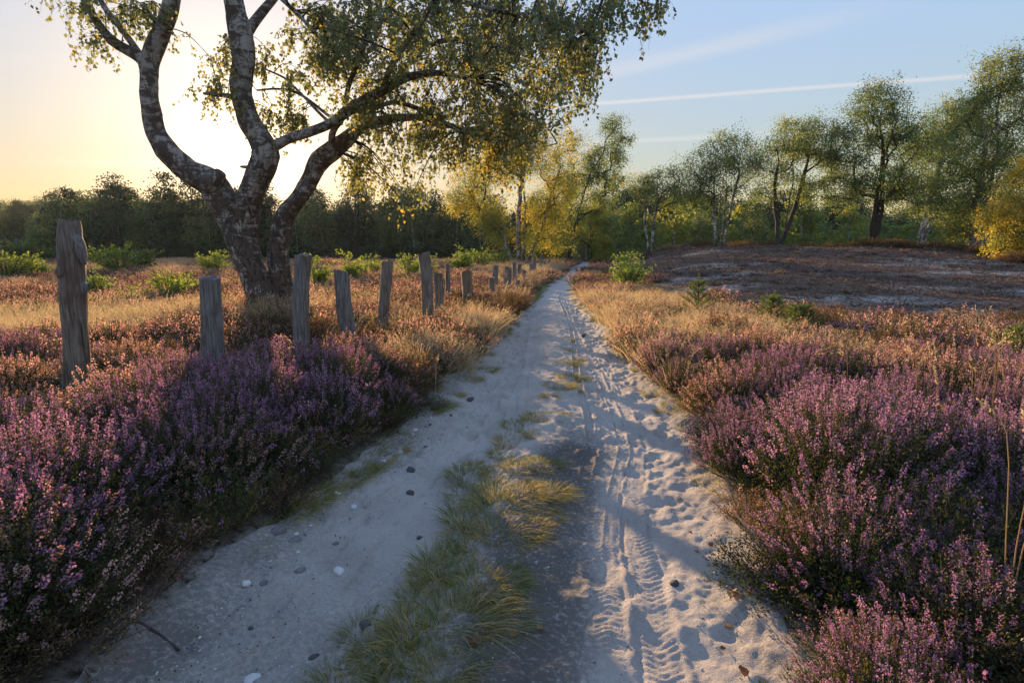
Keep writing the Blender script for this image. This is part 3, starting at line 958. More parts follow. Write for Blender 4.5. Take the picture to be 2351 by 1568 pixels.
# ------------------------------------------------------------------ fence posts
POSTS = [  # px, top py, depth, width px, lean (m, top minus base), label
    (165, 507, 4.9, 60, -5, "tall gnarled grey stake with a broken side stub and round knots, leftmost post"),
    (485, 638, 5.9, 52, 1, "short stout sawn-off grey post, flat top, second from the left of the row"),
    (697, 585, 7.0, 35, 7, "tall straight split grey post right of the birch trunk, green edge on its right"),
    (783, 622, 7.7, 36, -26, "grey post tilting to the left at its top, between two upright ones"),
    (886, 601, 9.2, 27, 4, "slim brown post with a pale bare scar low on its face"),
    (972, 583, 10.8, 31, -14, "tall dark brown post rising behind the pale grass against the dark wood"),
    (1003, 626, 11.8, 20, -6, "thin short post close behind the tall dark brown one"),
    (1028, 607, 15.5, 12, 2, "very thin stake standing behind the fence row in the pink heather"),
    (1073, 623, 14.0, 24, 0.0, "broad greenish post with a split dark side"),
    (1130, 637, 17.0, 14, 0.0, "short post with a slanted dark top, in front of a taller twin"),
    (1138, 610, 18.0, 13, 0.0, "taller square post close behind the short slanted one"),
    (1162, 637, 20.0, 12, 0.0, "short blackish post in front of a group of weathered ones"),
    (1168, 620, 21.0, 11, 0.0, None), (1164, 613, 23.0, 11, 0.0, None), (1181, 604, 25.0, 10, 0.0, None), (1182, 624, 22.5, 10, 0.0, None),
    (1194, 607, 27.0, 9, 0.0, None), (1204, 620, 26.0, 9, 0.0, None), (1189, 644, 20.5, 9, 0.0, None), (1219, 606, 29.0, 9, 0.0, None),
    (1227, 592, 31.0, 7, 0.0, None), (1236, 604, 34.0, 6, 0.0, None), (1243, 586, 35.0, 5, 0.0, None), (1251, 600, 38.0, 5, 0.0, None), (1261, 594, 41.0, 6, 0.0, None),
    (1315, 569, 60.0, 5, 0.0, None), (1329, 566, 63.0, 4, 0.0, None), (1337, 569, 64.0, 4, 0.0, None), (1346, 568, 62.0, 5, 0.0, None),
]


def fence_post(i, px, py, Y, wpx, lean, label):
    top = at(px, py, Y)
    w = wpx * Y / 1306.0
    g = float(gz(top[0], Y))
    low = px_dir(px - lean, 785 + 1306 * math.tan(math.atan2(CAM_H - g, Y) - PITCH))
    x, y = low[0] * Y / low[1], Y
    lean = top[0] - x
    H = top[2] - g + 0.12
    rg = np.random.default_rng(100 + i)
    root = empty("fence_post", (x, y, g))
    tag(root, label or "far weathered post of the close group leading to the distant birch", "post", "fence posts along the path")
    nz, ns = (44, 40) if Y < 12 else (16, 16)
    zz = np.linspace(-0.12, H - 0.12, nz)
    th = np.linspace(0, 2 * PI, ns, endpoint=False)
    T, Zg = np.meshgrid(th, zz)
    sq = 4.0 if i != 0 else 2.4
    sup = (np.abs(np.cos(T)) ** sq + np.abs(np.sin(T)) ** sq) ** (-1 / sq)
    r = w / 2 * 0.93 * sup
    r = r * (1 + 0.13 * (vnoise3(np.stack([np.cos(T) * 1.3 + i * 3, np.sin(T) * 1.3, Zg * 2.2], -1)) - 0.5) * 2)
    r = r - w * 0.035 * (vnoise3(np.stack([np.cos(T) * 5 + i, np.sin(T) * 5, Zg * 0.9], -1)))
    grv = np.abs(vnoise3(np.stack([np.cos(T) * 9 + i * 5, np.sin(T) * 9, Zg * 1.4], -1)) - 0.5)
    r = r - w * 0.016 * (1 - sstep(grv, 0.0, 0.07))
    if i == 0:
        r = r * (1.0 + 0.16 * np.exp(-((Zg - H * 0.66) / 0.26) ** 2) * np.clip(np.cos(T), 0, 1) + 0.16 * (1 - sstep(Zg, 0.2, 0.7)) * np.clip(np.cos(T) + .3, 0, 1))
        r = r * (1 - 0.06 * sstep(Zg, H - 0.30, H - 0.2) - 0.12 * sstep(Zg, H - 0.19, H - 0.115))
    if i == 1:
        r = r * (1.0 + 0.14 * (1 - sstep(Zg, 0.2, 0.75)))
    yaw = rg.uniform(-0.5, 0.5)
    ln = np.clip(Zg / max(H - 0.12, 0.1), 0, 1) * lean
    bend = 0.02 * np.sin(Zg * 3.0 + i)
    X = r * np.cos(T + yaw) + ln + bend
    Yv = r * np.sin(T + yaw) * 0.85
    tiltz = (rg.uniform(-0.25, 0.25) * (X - ln) + rg.uniform(-.2, .2) * Yv + (vnoise3(np.stack([X * 30, Yv * 30, X * 0 + i], -1)) - .5) * 0.035) * sstep(Zg, H - 0.3, H - 0.12)
    V = np.stack([X, Yv, Zg + tiltz], -1)
    mb = MB()
    idx = np.arange(nz * ns).reshape(nz, ns)
    mb.add(V, grid_faces(nz, ns, True))
    # end grain: two inner rings, slightly sunk
    prev = V[-1]
    c = prev.mean(0)
    rings = [prev]
    for k_, dz in ((0.72, -0.008), (0.35, -0.014)):
        q = c + (prev - c) * k_
        q[:, 2] += dz + rg.normal(0, 0.004, ns)
        rings.append(q)
    st = mb.n
    mb.add(np.concatenate(rings), grid_faces(3, ns, True))
    mb.f.append((np.arange(ns) + st + 2 * ns)[None])
    mb.m.append(np.array([0]))
    mb.build("shaft", M["wood"], root, True)
    if i == 0:
        T_ = H - 0.12
        ax_ = lambda z: lean * z / T_ + 0.02 * math.sin(z * 3.0)
        s = MB()
        Q = np.array([(.055, -.02, T_ - .10, .030), (.085, -.03, T_ - .17, .050), (.115, -.04, T_ - .25, .046), (.140, -.05, T_ - .32, .030), (.152, -.05, T_ - .37, .012)])
        Q[:, 0] += [ax_(z) for z in Q[:, 2]]
        Q = spline(Q, 12)
        tube(s, Q[:, :3], Q[:, 3], 12, rough=0.3)
        s.build("stub", M["wood"], root, True)
        for (kx, ky, kz, kr) in [(-0.035, -0.088, T_ - 0.43, 0.034), (0.095, -0.02, T_ - 0.56, 0.052)]:
            s = MB()
            u, v = np.meshgrid(np.linspace(0, 2 * PI, 18, endpoint=False), np.linspace(0.05, PI - 0.05, 11))
            rr = kr * (1 + 0.35 * (vnoise3(np.stack([np.cos(u) * 2, np.sin(u) * 2, v * 2], -1)) - .5))
            s.add(np.stack([rr * np.sin(v) * np.cos(u) + kx + ax_(kz), rr * np.sin(v) * np.sin(u) * 0.7 + ky, rr * np.cos(v) * 1.3 + kz], -1), grid_faces(11, 18, True))
            s.build("knot", M["wood"], root, True)
    return root


for i, p in enumerate(POSTS):
    fence_post(i, *p)


# ------------------------------------------------------------------ trees
def tree_mesh(seed, H, stems, lobes, nclump, nleaf, lsize, trunk_r=0.14, droop=0.3, tint=(0.3, 0.2), yel=0.1, seg=9, blob=0.52, hang=0.0):
    """one tree in local space.  stems: trunks (x, y, lean x, lean y, height factor, bend); lobes: crown volumes
    (x, y, z, rx, ry, rz, share).  Leaf clumps are strewn through the lobes and each grows back to the nearest lower wood."""
    rg = np.random.default_rng(seed)
    tr, br, lf = MB(), MB(), MB()
    nodes, parent, chains, trunks = [], [], [], []
    for (sx, sy, lx, ly, hf, cv) in stems:
        h = H * hf
        n = 16
        t = np.linspace(0, 1, n)
        wig = np.cumsum(rg.normal(0, 0.012 * h, (n, 2)), 0) * t[:, None]
        P = np.stack([sx + lx * h * t ** cv + wig[:, 0], sy + ly * h * t ** cv + wig[:, 1], h * t - 0.2 * (t == 0)], 1)
        ids = []
        for i in range(n):
            nodes.append(P[i])
            parent.append(ids[-1] if ids else -1)
            ids.append(len(nodes) - 1)
        trunks.append((ids, hf))
    w = np.array([l[6] for l in lobes], float)
    w /= w.sum()
    C = []
    for _ in range(int(nclump * 1.4)):
        l = lobes[rg.choice(len(lobes), p=w)]
        d = nrmz(rg.normal(size=3))
        r = rg.uniform(0.25, 1) ** 0.5
        C.append(np.array(l[:3]) + d * r * np.array(l[3:6]) * 1.18)
    C = np.array(C)
    base = np.array([stems[0][0], stems[0][1], H * 0.25])
    C = C[np.argsort(np.linalg.norm((C - base) * [1, 1, .7], axis=1))]
    for c in C:
        N = np.array(nodes)
        v = c - N
        d = np.linalg.norm(v, axis=1)
        hz = np.linalg.norm(v[:, :2], axis=1)
        cost = d + 1.1 * np.maximum(0, 0.45 * hz - v[:, 2]) + 3.0 * (N[:, 2] < 0.10 * H)
        j = int(np.argmin(cost))
        A = N[j]
        m = int(np.clip(round(d[j] / 0.35), 2, 9))
        ctl = (A + c) / 2 + [0, 0, 0.10 * d[j]] + rg.normal(0, 0.07 * d[j], 3)
        path = spline([A, ctl, c], m + 1)
        ids = [j]
        for q in path[1:]:
            nodes.append(q)
            parent.append(ids[-1])
            ids.append(len(nodes) - 1)
        chains.append(ids)
    load = np.zeros(len(nodes))
    for ids in chains:
        load[ids[-1]] += 1.0
    for ids, _ in trunks:
        load[ids[-1]] += 0.6
    for i in range(len(nodes) - 1, -1, -1):
        if parent[i] >= 0:
            load[parent[i]] += load[i]
    N = np.array(nodes)
    ref = max(load[ids[0]] for ids, _ in trunks)
    rr = 0.85 * trunk_r * (load / ref) ** 0.60
    out = []
    for ids, hf in trunks:
        one = MB()
        r = rr[ids].copy()
        r[0] *= 1.3
        Q = spline(np.c_[N[ids], np.maximum(r, .012)], 34)
        tube(one, Q[:, :3], np.maximum(Q[:, 3], .01), seg, rough=0.12)
        out.append(one)
    for ids in chains:
        r = np.maximum(rr[ids], 0.009) * np.linspace(1, .7, len(ids))
        r[0] = min(r[0], r[1] * 1.25)
        tube(br, N[ids], r, 5 if r[1] > .03 else 4, cap=False)
    for c in C:
        m_ = int(nleaf * 1.9 * rg.uniform(.55, 1.35))
        k = rg.uniform(.7, 1.3)
        tw = 5
        cc = c + rg.normal(0, blob * .75 * k, (tw, 3)) * [1, 1, .7]
        for q in cc:
            tube(br, np.stack([c, (c + q) / 2 + [0, 0, .04], q]), [.007, .005, .003], 3, cap=False)
        q = cc[rg.integers(0, tw, m_)] + rg.normal(0, blob * .42 * k, (m_, 3)) * [1, 1, .8]
        q[:, 2] -= droop * rg.uniform(0, 1, m_) ** 1.6 * k + hang * rg.uniform(0, 1, m_)
        ax = rg.normal(0, .7, (m_, 3)) + [0, 0, -.5]
        tt = np.clip(rg.normal(tint[0], tint[1], m_) + rg.normal(0, .08) + (rg.uniform() < yel) * .4, 0, 1)
        leaves(lf, q, ax, 1.12 * lsize * rg.uniform(.7, 1.25, m_), tt, .42, rg=rg)
    return out, br, lf


def plant_tree(loc, label, gen, leafm, barkm, cat="tree", group=None, name="birch_tree", rz=0.0, scale=1.0):
    trunks, br, lf = gen
    root = empty(name, loc, rz, scale)
    tag(root, label, cat, group)
    for t in trunks:
        t.build("trunk", M[barkm], root, True)
    b = br.build("branches", M["twig" if barkm != "bark_dark" else "bark_dark"], root)
    b["kind"] = "stuff"
    c = lf.build("crown", M[leafm], root)
    c["kind"] = "stuff"
    return root


def foot(px, Y):
    x = (px - 1175.5) / 1306.0 * Y
    # lateral scale from the optical axis: nearly the same plane depth
    return x * 0.995, Y, float(gz(x, Y)) - 0.05


RIGHT = [  # px, depth, label, kwargs, leaf, bark
    (1490, 45, "small slender white birch with an open umbrella crown, leftmost on the dune", dict(seed=21, H=6.6, stems=[(0, 0, .10, 0, 1, .8), (0, 0, -.12, 0, .72, .7)], lobes=[(.9, 0, 5.9, 1.5, 1.3, .9, 3), (-.4, 0, 5.2, 1.4, 1.2, .9, 2), (1.8, 0, 4.8, .9, .9, .6, 1)], nclump=52, nleaf=62, lsize=.085, trunk_r=.13, yel=.15), "leaf_mid", "bark_far"),
    (1648, 42, "birch of several thin white stems fanning from one foot on the dune", dict(seed=22, H=8.0, stems=[(-.25, 0, -.13, 0, .86, 1.1), (0, 0, .02, .05, .98, 1), (.2, 0, .17, -.02, .94, 1), (.1, 0, .08, .1, .85, 1)], lobes=[(-1.4, 0, 5.8, 1.2, 1.2, 1.4, 2), (0, 0, 6.8, 1.2, 1.2, 1.3, 2), (1.5, 0, 6.5, 1.1, 1.1, 1.4, 2), (-1.2, 0, 3.8, 1.3, 1.0, .9, 1), (.4, .3, 4.6, 1.0, 1.0, .9, 1)], nclump=105, nleaf=66, lsize=.085, trunk_r=.13, yel=.2, droop=.5), "leaf_mid", "bark_far"),
    (1782, 42, "birch whose dark forked trunk leans far to the right on the dune crest", dict(seed=23, H=9.0, stems=[(0, 0, .24, .02, .98, .8), (.3, 0, .05, .06, .9, 1.1), (-.1, 0, -.10, 0, .80, 1.2)], lobes=[(2.3, 0, 7.6, 1.3, 1.3, 1.4, 3), (.6, 0, 7.6, 1.4, 1.3, 1.4, 3), (-.8, 0, 6.2, 1.2, 1.2, 1.2, 2), (3.3, 0, 5.8, 1.0, 1.1, 1.0, 1.5), (-.9, .2, 4.2, 1.0, 1, .8, 1), (1.0, .2, 5.0, 1.0, 1, .8, 1)], nclump=125, nleaf=66, lsize=.085, trunk_r=.17, yel=.15, droop=.4), "leaf_mid", "bark_dark"),
    (1990, 41, "broad dark tree with a thick straight trunk and low spreading boughs", dict(seed=24, H=11.4, stems=[(0, 0, .01, 0, .98, 1), (.1, 0, .12, .04, .80, 1)], lobes=[(-.2, 0, 9.9, 1.5, 1.4, 1.4, 2), (-2.2, 0, 7.0, 1.8, 1.6, 1.3, 2.4), (1.9, 0, 7.2, 1.7, 1.6, 1.5, 2.2), (-2.8, 0, 4.2, 1.9, 1.7, .9, 2.4), (2.6, 0, 4.2, 1.8, 1.7, 1.1, 2.4), (0, 0, 4.6, 1.8, 2.4, 1.0, 1.6), (.6, 0, 8.4, 1.4, 1.3, 1.0, 1)], nclump=235, nleaf=74, lsize=.088, trunk_r=.36, tint=(.16, .16), yel=.12), "leaf_mid", "bark_dark"),
    (2098, 47, "tall airy birch leaning right just behind the broad dark tree", dict(seed=25, H=12.4, stems=[(0, 0, .09, 0, .98, 1), (.2, 0, .2, 0, .86, 1)], lobes=[(1.2, 0, 11.0, 1.5, 1.4, 1.3, 2.5), (2.8, 0, 9.6, 1.4, 1.4, 1.4, 2.5), (.2, 0, 8.6, 1.4, 1.4, 1.2, 2), (2.4, 0, 7.0, 1.4, 1.4, 1.1, 1.6), (.4, 0, 5.8, 1.3, 1.3, .9, 1)], nclump=150, nleaf=70, lsize=.09, trunk_r=.24, tint=(.22, .16)), "leaf_mid", "bark_far"),
    (2235, 36, "tallest birch of the right-hand group, crown reaching highest into the sky", dict(seed=26, H=12.2, stems=[(0, 0, .04, 0, .99, 1), (.3, 0, .13, .05, .86, 1), (-.3, 0, -.06, 0, .62, 1)], lobes=[(.4, 0, 10.9, 1.0, 1.0, 1.5, 2), (.3, 0, 8.8, 1.6, 1.5, 1.4, 2.6), (1.9, 0, 8.2, 1.3, 1.3, 1.7, 2), (-.9, 0, 6.6, 1.6, 1.5, 1.4, 2.4), (1.6, 0, 5.6, 1.6, 1.5, 1.2, 2), (-1.6, 0, 3.8, 1.5, 1.4, 1.2, 2.2), (.4, 0, 3.4, 1.6, 1.5, 1.0, 1.6), (-1.2, 0, 1.9, 1.1, 1.1, .8, 1)], nclump=255, nleaf=76, lsize=.082, droop=.6, trunk_r=.24, tint=(.34, .2), yel=.25), "leaf_mid", "bark_far"),
    (2340, 29, "low yellow-green birch with leaves down to the ground at the right edge", dict(seed=27, H=5.8, stems=[(0, 0, .10, 0, .98, 1), (.2, 0, .22, .1, .86, 1), (-.3, 0, -.10, 0, .70, 1)], lobes=[(.6, 0, 4.8, 1.0, 1.0, .9, 1.5), (-.3, 0, 3.6, 1.1, 1.1, .9, 2), (1.3, 0, 3.3, 1.1, 1.1, .9, 1.6), (-1.0, 0, 2.2, 1.0, 1.0, .8, 2), (.4, -.2, 1.7, 1.2, 1.0, .8, 2), (-.9, -.2, 1.0, .9, .8, .6, 1.2)], nclump=170, nleaf=90, lsize=.068, droop=.35, trunk_r=.14, tint=(.58, .2), yel=.3, blob=.30), "leaf_mid", "bark_far"),
    (1195, 46, "white-stemmed birch clump with a hanging crown where the fence row ends", dict(seed=28, H=11.6, stems=[(-.15, 0, -.01, 0, .96, 1), (.2, .2, .04, 0, .99, 1), (-.3, 0, -.36, 0, .44, .6), (.5, 0, .34, .05, .66, 1)], lobes=[(.2, 0, 10.2, 1.3, 1.2, 1.2, 1.6), (-1.2, 0, 8.4, 1.5, 1.4, 1.2, 2), (1.8, 0, 8.4, 1.4, 1.4, 1.2, 2), (-3.4, 0, 7.4, 1.6, 1.4, 1.2, 2), (-4.4, 0, 5.6, 1.1, 1.1, .9, 1), (3.2, 0, 6.6, 1.3, 1.3, 1.2, 1.6), (-2.6, 0, 4.4, 1.2, 1.2, 1.1, 1.8), (1.6, 0, 4.8, 1.4, 1.4, 1.2, 1.8), (2.8, 0, 2.8, 1.1, 1.1, 1.0, 1.4), (.6, 0, 2.6, .9, .9, .8, .8), (-2.0, 0, 3.0, .7, .7, .9, .8), (-2.4, 0, 10.2, 1.0, 1, .9, .8), (3.6, 0, 9.6, 1.0, 1, .9, .8)], nclump=320, nleaf=70, lsize=.09, droop=.8, trunk_r=.20, tint=(.52, .2), yel=.3, hang=.3), "leaf_mid", "bark_far"),
    (1305, 56, "birch bending over the far end of the path to the right", dict(seed=29, H=13.4, stems=[(0, 0, .30, 0, .98, 1.4), (.2, 0, .03, 0, .7, 1)], lobes=[(4.2, 0, 12.2, 1.2, 1.2, 1.3, 1.6), (3.2, 0, 10.0, 1.5, 1.4, 1.1, 1.8), (1.2, 0, 8.6, 1.5, 1.4, 1.2, 1.8), (4.2, 0, 7.8, 1.2, 1.2, .9, 1), (-.6, 0, 7.0, 1.5, 1.4, 1.2, 1.6), (2.2, 0, 5.6, 1.6, 1.5, 1.2, 1.6), (-.4, 0, 4.2, 1.5, 1.4, 1.0, 1.2)], nclump=150, nleaf=70, lsize=.105, droop=.6, trunk_r=.22, tint=(.25, .16), yel=.1), "leaf_mid", "bark_dark"),
    (1262, 57, "short golden-green birch beside the posts left of the path end", dict(seed=30, H=5.6, stems=[(0, 0, .02, 0, .96, 1), (.3, 0, .12, 0, .8, 1)], lobes=[(0, 0, 4.6, 1.1, 1.1, 1.0, 1), (.5, 0, 3.0, 1.5, 1.4, 1.0, 1.4), (-.9, 0, 2.2, 1.2, 1.1, .9, 1.2), (.9, 0, 1.4, 1.0, 1.0, .7, 1)], nclump=80, nleaf=80, lsize=.10, droop=.6, trunk_r=.12, tint=(.66, .18), yel=.35), "leaf_mid", "bark_far"),
    (1352, 66, "thin-trunked golden-green tree right above the vanishing path", dict(seed=31, H=6.6, stems=[(-.5, 0, .22, 0, .96, 1), (.3, 0, -.08, 0, .86, 1)], lobes=[(.8, 0, 5.6, 1.3, 1.2, 1.0, 1), (-.8, 0, 4.6, 1.4, 1.3, 1.0, 1), (2.0, 0, 3.9, 1.2, 1.2, .9, 1), (-1.9, 0, 3.0, 1.1, 1.1, .9, 1)], nclump=80, nleaf=80, lsize=.11, droop=.5, trunk_r=.14, tint=(.56, .18), yel=.25), "leaf_mid", "bark_dark"),
    (1388, 50, "small pale green birch bush right of the path end", dict(seed=32, H=2.7, stems=[(0, 0, .02, 0, .98, 1), (.1, 0, .12, 0, .8, 1)], lobes=[(0, 0, 1.9, .45, .45, .6, 1), (.2, 0, 1.0, .7, .6, .5, 1.3)], nclump=44, nleaf=60, lsize=.075, droop=.15, trunk_r=.05, tint=(.5, .15), yel=.1, blob=.2), "leaf_mid", "bark_far"),
]
for (px, Y, label, kw, lm, bm) in RIGHT:
    plant_tree(foot(px, Y), label, tree_mesh(**kw), lm, bm, name="birch_tree" if "dark tree" not in label else "broad_tree")


# ---- background wood: individual trees sharing a handful of shapes
def far_pine(seed, H):
    rg = np.random.default_rng(seed)
    tr, lf = MB(), MB()
    P = np.array([[0, 0, -.4], [rg.normal(0, .1), 0, H * .4], [rg.normal(0, .25), rg.normal(0, .2), H * .75], [rg.normal(0, .3), 0, H * .98]])
    Q = spline(np.c_[P, [.20, .17, .11, .03]], 10)
    tube(tr, Q[:, :3], Q[:, 3], 6)
    n = 46
    for k in range(n):
        f = rg.uniform(0.30, 1.0)
        prof = (1 - ((f - 0.52) / 0.52) ** 2) if f > 0.52 else (0.55 + 0.45 * (f - .3) / .22)
        r = H * 0.21 * max(prof, .12) * math.sqrt(rg.uniform(0.1, 1))
        a = rg.uniform(0, 2 * PI)
        c = np.array([r * math.cos(a), r * math.sin(a), f * H])
        m_ = 46
        sc = H * 0.045 * rg.uniform(.7, 1.3)
        pts = c + rg.normal(0, 1, (m_, 3)) * [sc, sc, sc * .55]
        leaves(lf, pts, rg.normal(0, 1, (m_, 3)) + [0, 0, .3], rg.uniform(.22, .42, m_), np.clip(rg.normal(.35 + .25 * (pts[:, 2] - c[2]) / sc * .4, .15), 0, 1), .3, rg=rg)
    return tr, lf


def far_broad(seed, H, w=0.25, low=0.08):
    rg = np.random.default_rng(seed)
    tr, lf = MB(), MB()
    P = np.array([[0, 0, -.4], [rg.normal(0, .15), 0, H * .35], [rg.normal(0, .3), rg.normal(0, .3), H * .9]])
    Q = spline(np.c_[P, [.14, .11, .02]], 9)
    tube(tr, Q[:, :3], Q[:, 3], 6)
    n = 64
    for k in range(n):
        f = rg.uniform(low, 1.0)
        prof = math.sin(PI * (0.12 + 0.84 * f)) ** .6
        r = H * w * prof * math.sqrt(rg.uniform(0.15, 1))
        a = rg.uniform(0, 2 * PI)
        c = np.array([r * math.cos(a), r * math.sin(a), f * H])
        m_ = 42
        sc = H * 0.05 * rg.uniform(.6, 1.4)
        pts = c + rg.normal(0, 1, (m_, 3)) * [sc, sc, sc * .8]
        leaves(lf, pts, rg.normal(0, .7, (m_, 3)) + [0, 0, -.4], rg.uniform(.18, .36, m_), np.clip(rg.normal(.45, .2, m_) + rg.normal(0, .12), 0, 1), .4, rg=rg)
    return tr, lf


def proto_tree(name, gen, leafm, barkm):
    tr, lf = gen
    return (name, tr.mesh("trunk", M[barkm], True), lf.mesh("crown", M[leafm]))


PROTO = [proto_tree("pine_tree", far_pine(200 + k, 12.0), "needle", "bark_pine") for k in range(4)]
PROTO += [proto_tree("forest_birch", far_broad(210 + k, 11.0), "leaf_dark", "bark_far") for k in range(3)]
PROTO += [proto_tree("bushy_tree", far_broad(220 + k, 7.0, .33, .02), "leaf_mid", "bark_far") for k in range(3)]


def zone(px):
    for lim, txt in ((170, "left of the gnarled stake"), (330, "just right of the gnarled stake"), (500, "left of the old birch"), (680, "behind the old birch's trunks"), (800, "right of the old birch's trunks"),
                     (930, "under the birch's hanging twigs"), (1060, "above the tall dark brown post"), (1180, "left of the white birch clump"), (1330, "behind the white birch clump"), (1460, "above the path's end"),
                     (1560, "behind the slender dune birch"), (1700, "behind the fan of birch stems"), (1860, "behind the leaning birch"), (2050, "behind the broad dark tree"), (2180, "right of the broad dark tree")):
        if px < lim:
            return txt
    return "behind the tallest right-hand birch"


def far_tree(k, x, y, s, label, group, rg):
    z = zone(1175 + x / y * 1306)
    form = ["", "broad-topped ", "slim ", "ragged ", "", "narrow ", "round ", "", "lopsided ", "spreading "][k]
    label, group = form + label + ", " + z, group + " " + z
    name, tm, lm = PROTO[k]
    root = empty(name, (x, y, float(gz(x, y)) - 0.1), rg.uniform(0, 6.28), 1)
    root.scale = (s * rg.uniform(.85, 1.2), s * rg.uniform(.85, 1.2), s)
    tag(root, label, "tree", group)
    link("trunk", tm, root)
    c = link("crown", lm, root)
    c["kind"] = "stuff"
    return root


rg = np.random.default_rng(77)
for row, (d0, cnt) in enumerate([(104, 44), (110, 40), (116, 36), (124, 34)]):
    for i in range(cnt):
        px = 130 + (1160 - 130) * (i + rg.uniform(0, .9)) / cnt
        d = d0 + rg.normal(0, 2.0)
        x = (px - 1175) / 1306 * d
        pine = rg.uniform() < (0.62 if row else 0.42)
        k = int(rg.integers(0, 4)) if pine else int(rg.integers(4, 7))
        s = rg.uniform(.74, 1.18) * (1.08 if px < 1000 else 1.0)
        if row == 2 and rg.uniform() < .16:
            s *= 1.22
        far_tree(k, x, d, s, "dark pine in the forest edge" if pine else "greyish green broadleaf tree in the forest edge", "forest pines" if pine else "forest broadleaf trees", rg)
for px, k, s_, lab in [(288, 1, 1.40, "broad pine crown rising above the forest left of the birch"), (398, 0, 1.42, "tall twin-topped pine rising above the forest beside the birch's left stem"),
                      (455, 2, 1.36, "dark pine rising just left of the birch's fork above the forest"), (622, 3, 1.28, "pine top showing between the birch's middle and right stems"), (728, 0, 1.22, "pointed pine top right of the birch's right stem"), (1010, 1, 1.16, "rounded pine top left of the white birch clump")]:
    name, tm, lm = PROTO[k]
    x = (px - 1175) / 1306 * 108
    root = empty(name, (x, 108, float(gz(x, 108)) - .1), rg.uniform(0, 6), 1)
    root.scale = (s_ * .95, s_ * .95, s_)
    tag(root, lab, "tree")
    link("trunk", tm, root)
    link("crown", lm, root)["kind"] = "stuff"
# trees behind the dune and the end of the path
for i in range(66):
    px = 1205 + (2500 - 1205) * (i + rg.uniform(0, .9)) / 66
    d = rg.uniform(58, 78)
    x = (px - 1175) / 1306 * d
    k = int(rg.integers(7, 10)) if rg.uniform() < .72 else int(rg.integers(4, 7))
    s = rg.uniform(.52, .92) * (1.0 if k >= 7 else .70)
    far_tree(k, x, d, s, "bushy green tree in the thicket", "bushy trees", rg)
for i in range(16):
    px = 1370 + (1640 - 1370) * (i + rg.uniform(0, .9)) / 16
    d = rg.uniform(84, 100)
    k = int(rg.integers(0, 4))
    far_tree(k, (px - 1175) / 1306 * d, d, rg.uniform(.8, 1.02), "tall dark pine in the distance", "distant pines", rg)


# ------------------------------------------------------------------ scatter of uncountable ground cover
def hidden_source(name, me):
    return bpy.data.objects.new(name, me)


def scatter(name, label, pts, rot, scl, idx, sources):
    me = bpy.data.meshes.new(name)
    n = len(pts)
    me.vertices.add(n)
    me.vertices.foreach_set("co", np.asarray(pts, np.float32).ravel())
    a = me.attributes.new("rot", "FLOAT_VECTOR", "POINT")
    a.data.foreach_set("vector", np.asarray(rot, np.float32).ravel())
    a = me.attributes.new("scl", "FLOAT_VECTOR", "POINT")
    a.data.foreach_set("vector", np.asarray(scl, np.float32).ravel())
    a = me.attributes.new("idx", "INT", "POINT")
    a.data.foreach_set("value", np.asarray(idx, np.int32))
    o = link(name, me)
    g = bpy.data.node_groups.new(name, "GeometryNodeTree")
    g.interface.new_socket("Geometry", in_out="INPUT", socket_type="NodeSocketGeometry")
    g.interface.new_socket("Geometry", in_out="OUTPUT", socket_type="NodeSocketGeometry")
    N = g.nodes.new
    gi, go = N("NodeGroupInput"), N("NodeGroupOutput")
    iop = N("GeometryNodeInstanceOnPoints")
    jn = N("GeometryNodeJoinGeometry")
    for s in sources:
        # several meshes joined make one variant
        src = s if isinstance(s, (list, tuple)) else [s]
        j2 = N("GeometryNodeJoinGeometry")
        for q in src:
            oi = N("GeometryNodeObjectInfo")
            oi.inputs["Object"].default_value = q
            g.links.new(oi.outputs["Geometry"], j2.inputs[0])
        gti = N("GeometryNodeGeometryToInstance")
        g.links.new(j2.outputs[0], gti.inputs[0])
        g.links.new(gti.outputs[0], jn.inputs[0])

    def na(nm, ty):
        x = N("GeometryNodeInputNamedAttribute")
        x.data_type = ty
        x.inputs["Name"].default_value = nm
        return x.outputs["Attribute"]
    g.links.new(gi.outputs[0], iop.inputs["Points"])
    g.links.new(jn.outputs[0], iop.inputs["Instance"])
    iop.inputs["Pick Instance"].default_value = True
    g.links.new(na("idx", "INT"), iop.inputs["Instance Index"])
    g.links.new(na("rot", "FLOAT_VECTOR"), iop.inputs["Rotation"])
    g.links.new(na("scl", "FLOAT_VECTOR"), iop.inputs["Scale"])
    g.links.new(iop.outputs[0], go.inputs[0])
    md = o.modifiers.new("scatter", "NODES")
    md.node_group = g
    tag(o, label, None, None, "stuff")
    return o


# the far-off wood that reads as one mass: the hillside on the left and the rows behind the forest edge
rg = np.random.default_rng(78)
TREESRC = [[hidden_source("trunk", p[1]), hidden_source("crown", p[2])] for p in PROTO]


def wood(name, label, d0, d1, px0, px1, n, s0, s1, kinds, seed):
    rg = np.random.default_rng(seed)
    d = rg.uniform(d0, d1, n)
    x = (rg.uniform(px0, px1, n) - 1175) / 1306 * d
    s = rg.uniform(s0, s1, n)
    return scatter(name, label, np.c_[x, d, gz(x, d) - .2], np.c_[np.zeros((n, 2)), rg.uniform(0, 6.28, n)], np.c_[s * 1.15, s * 1.15, s], rg.choice(kinds, n), TREESRC)


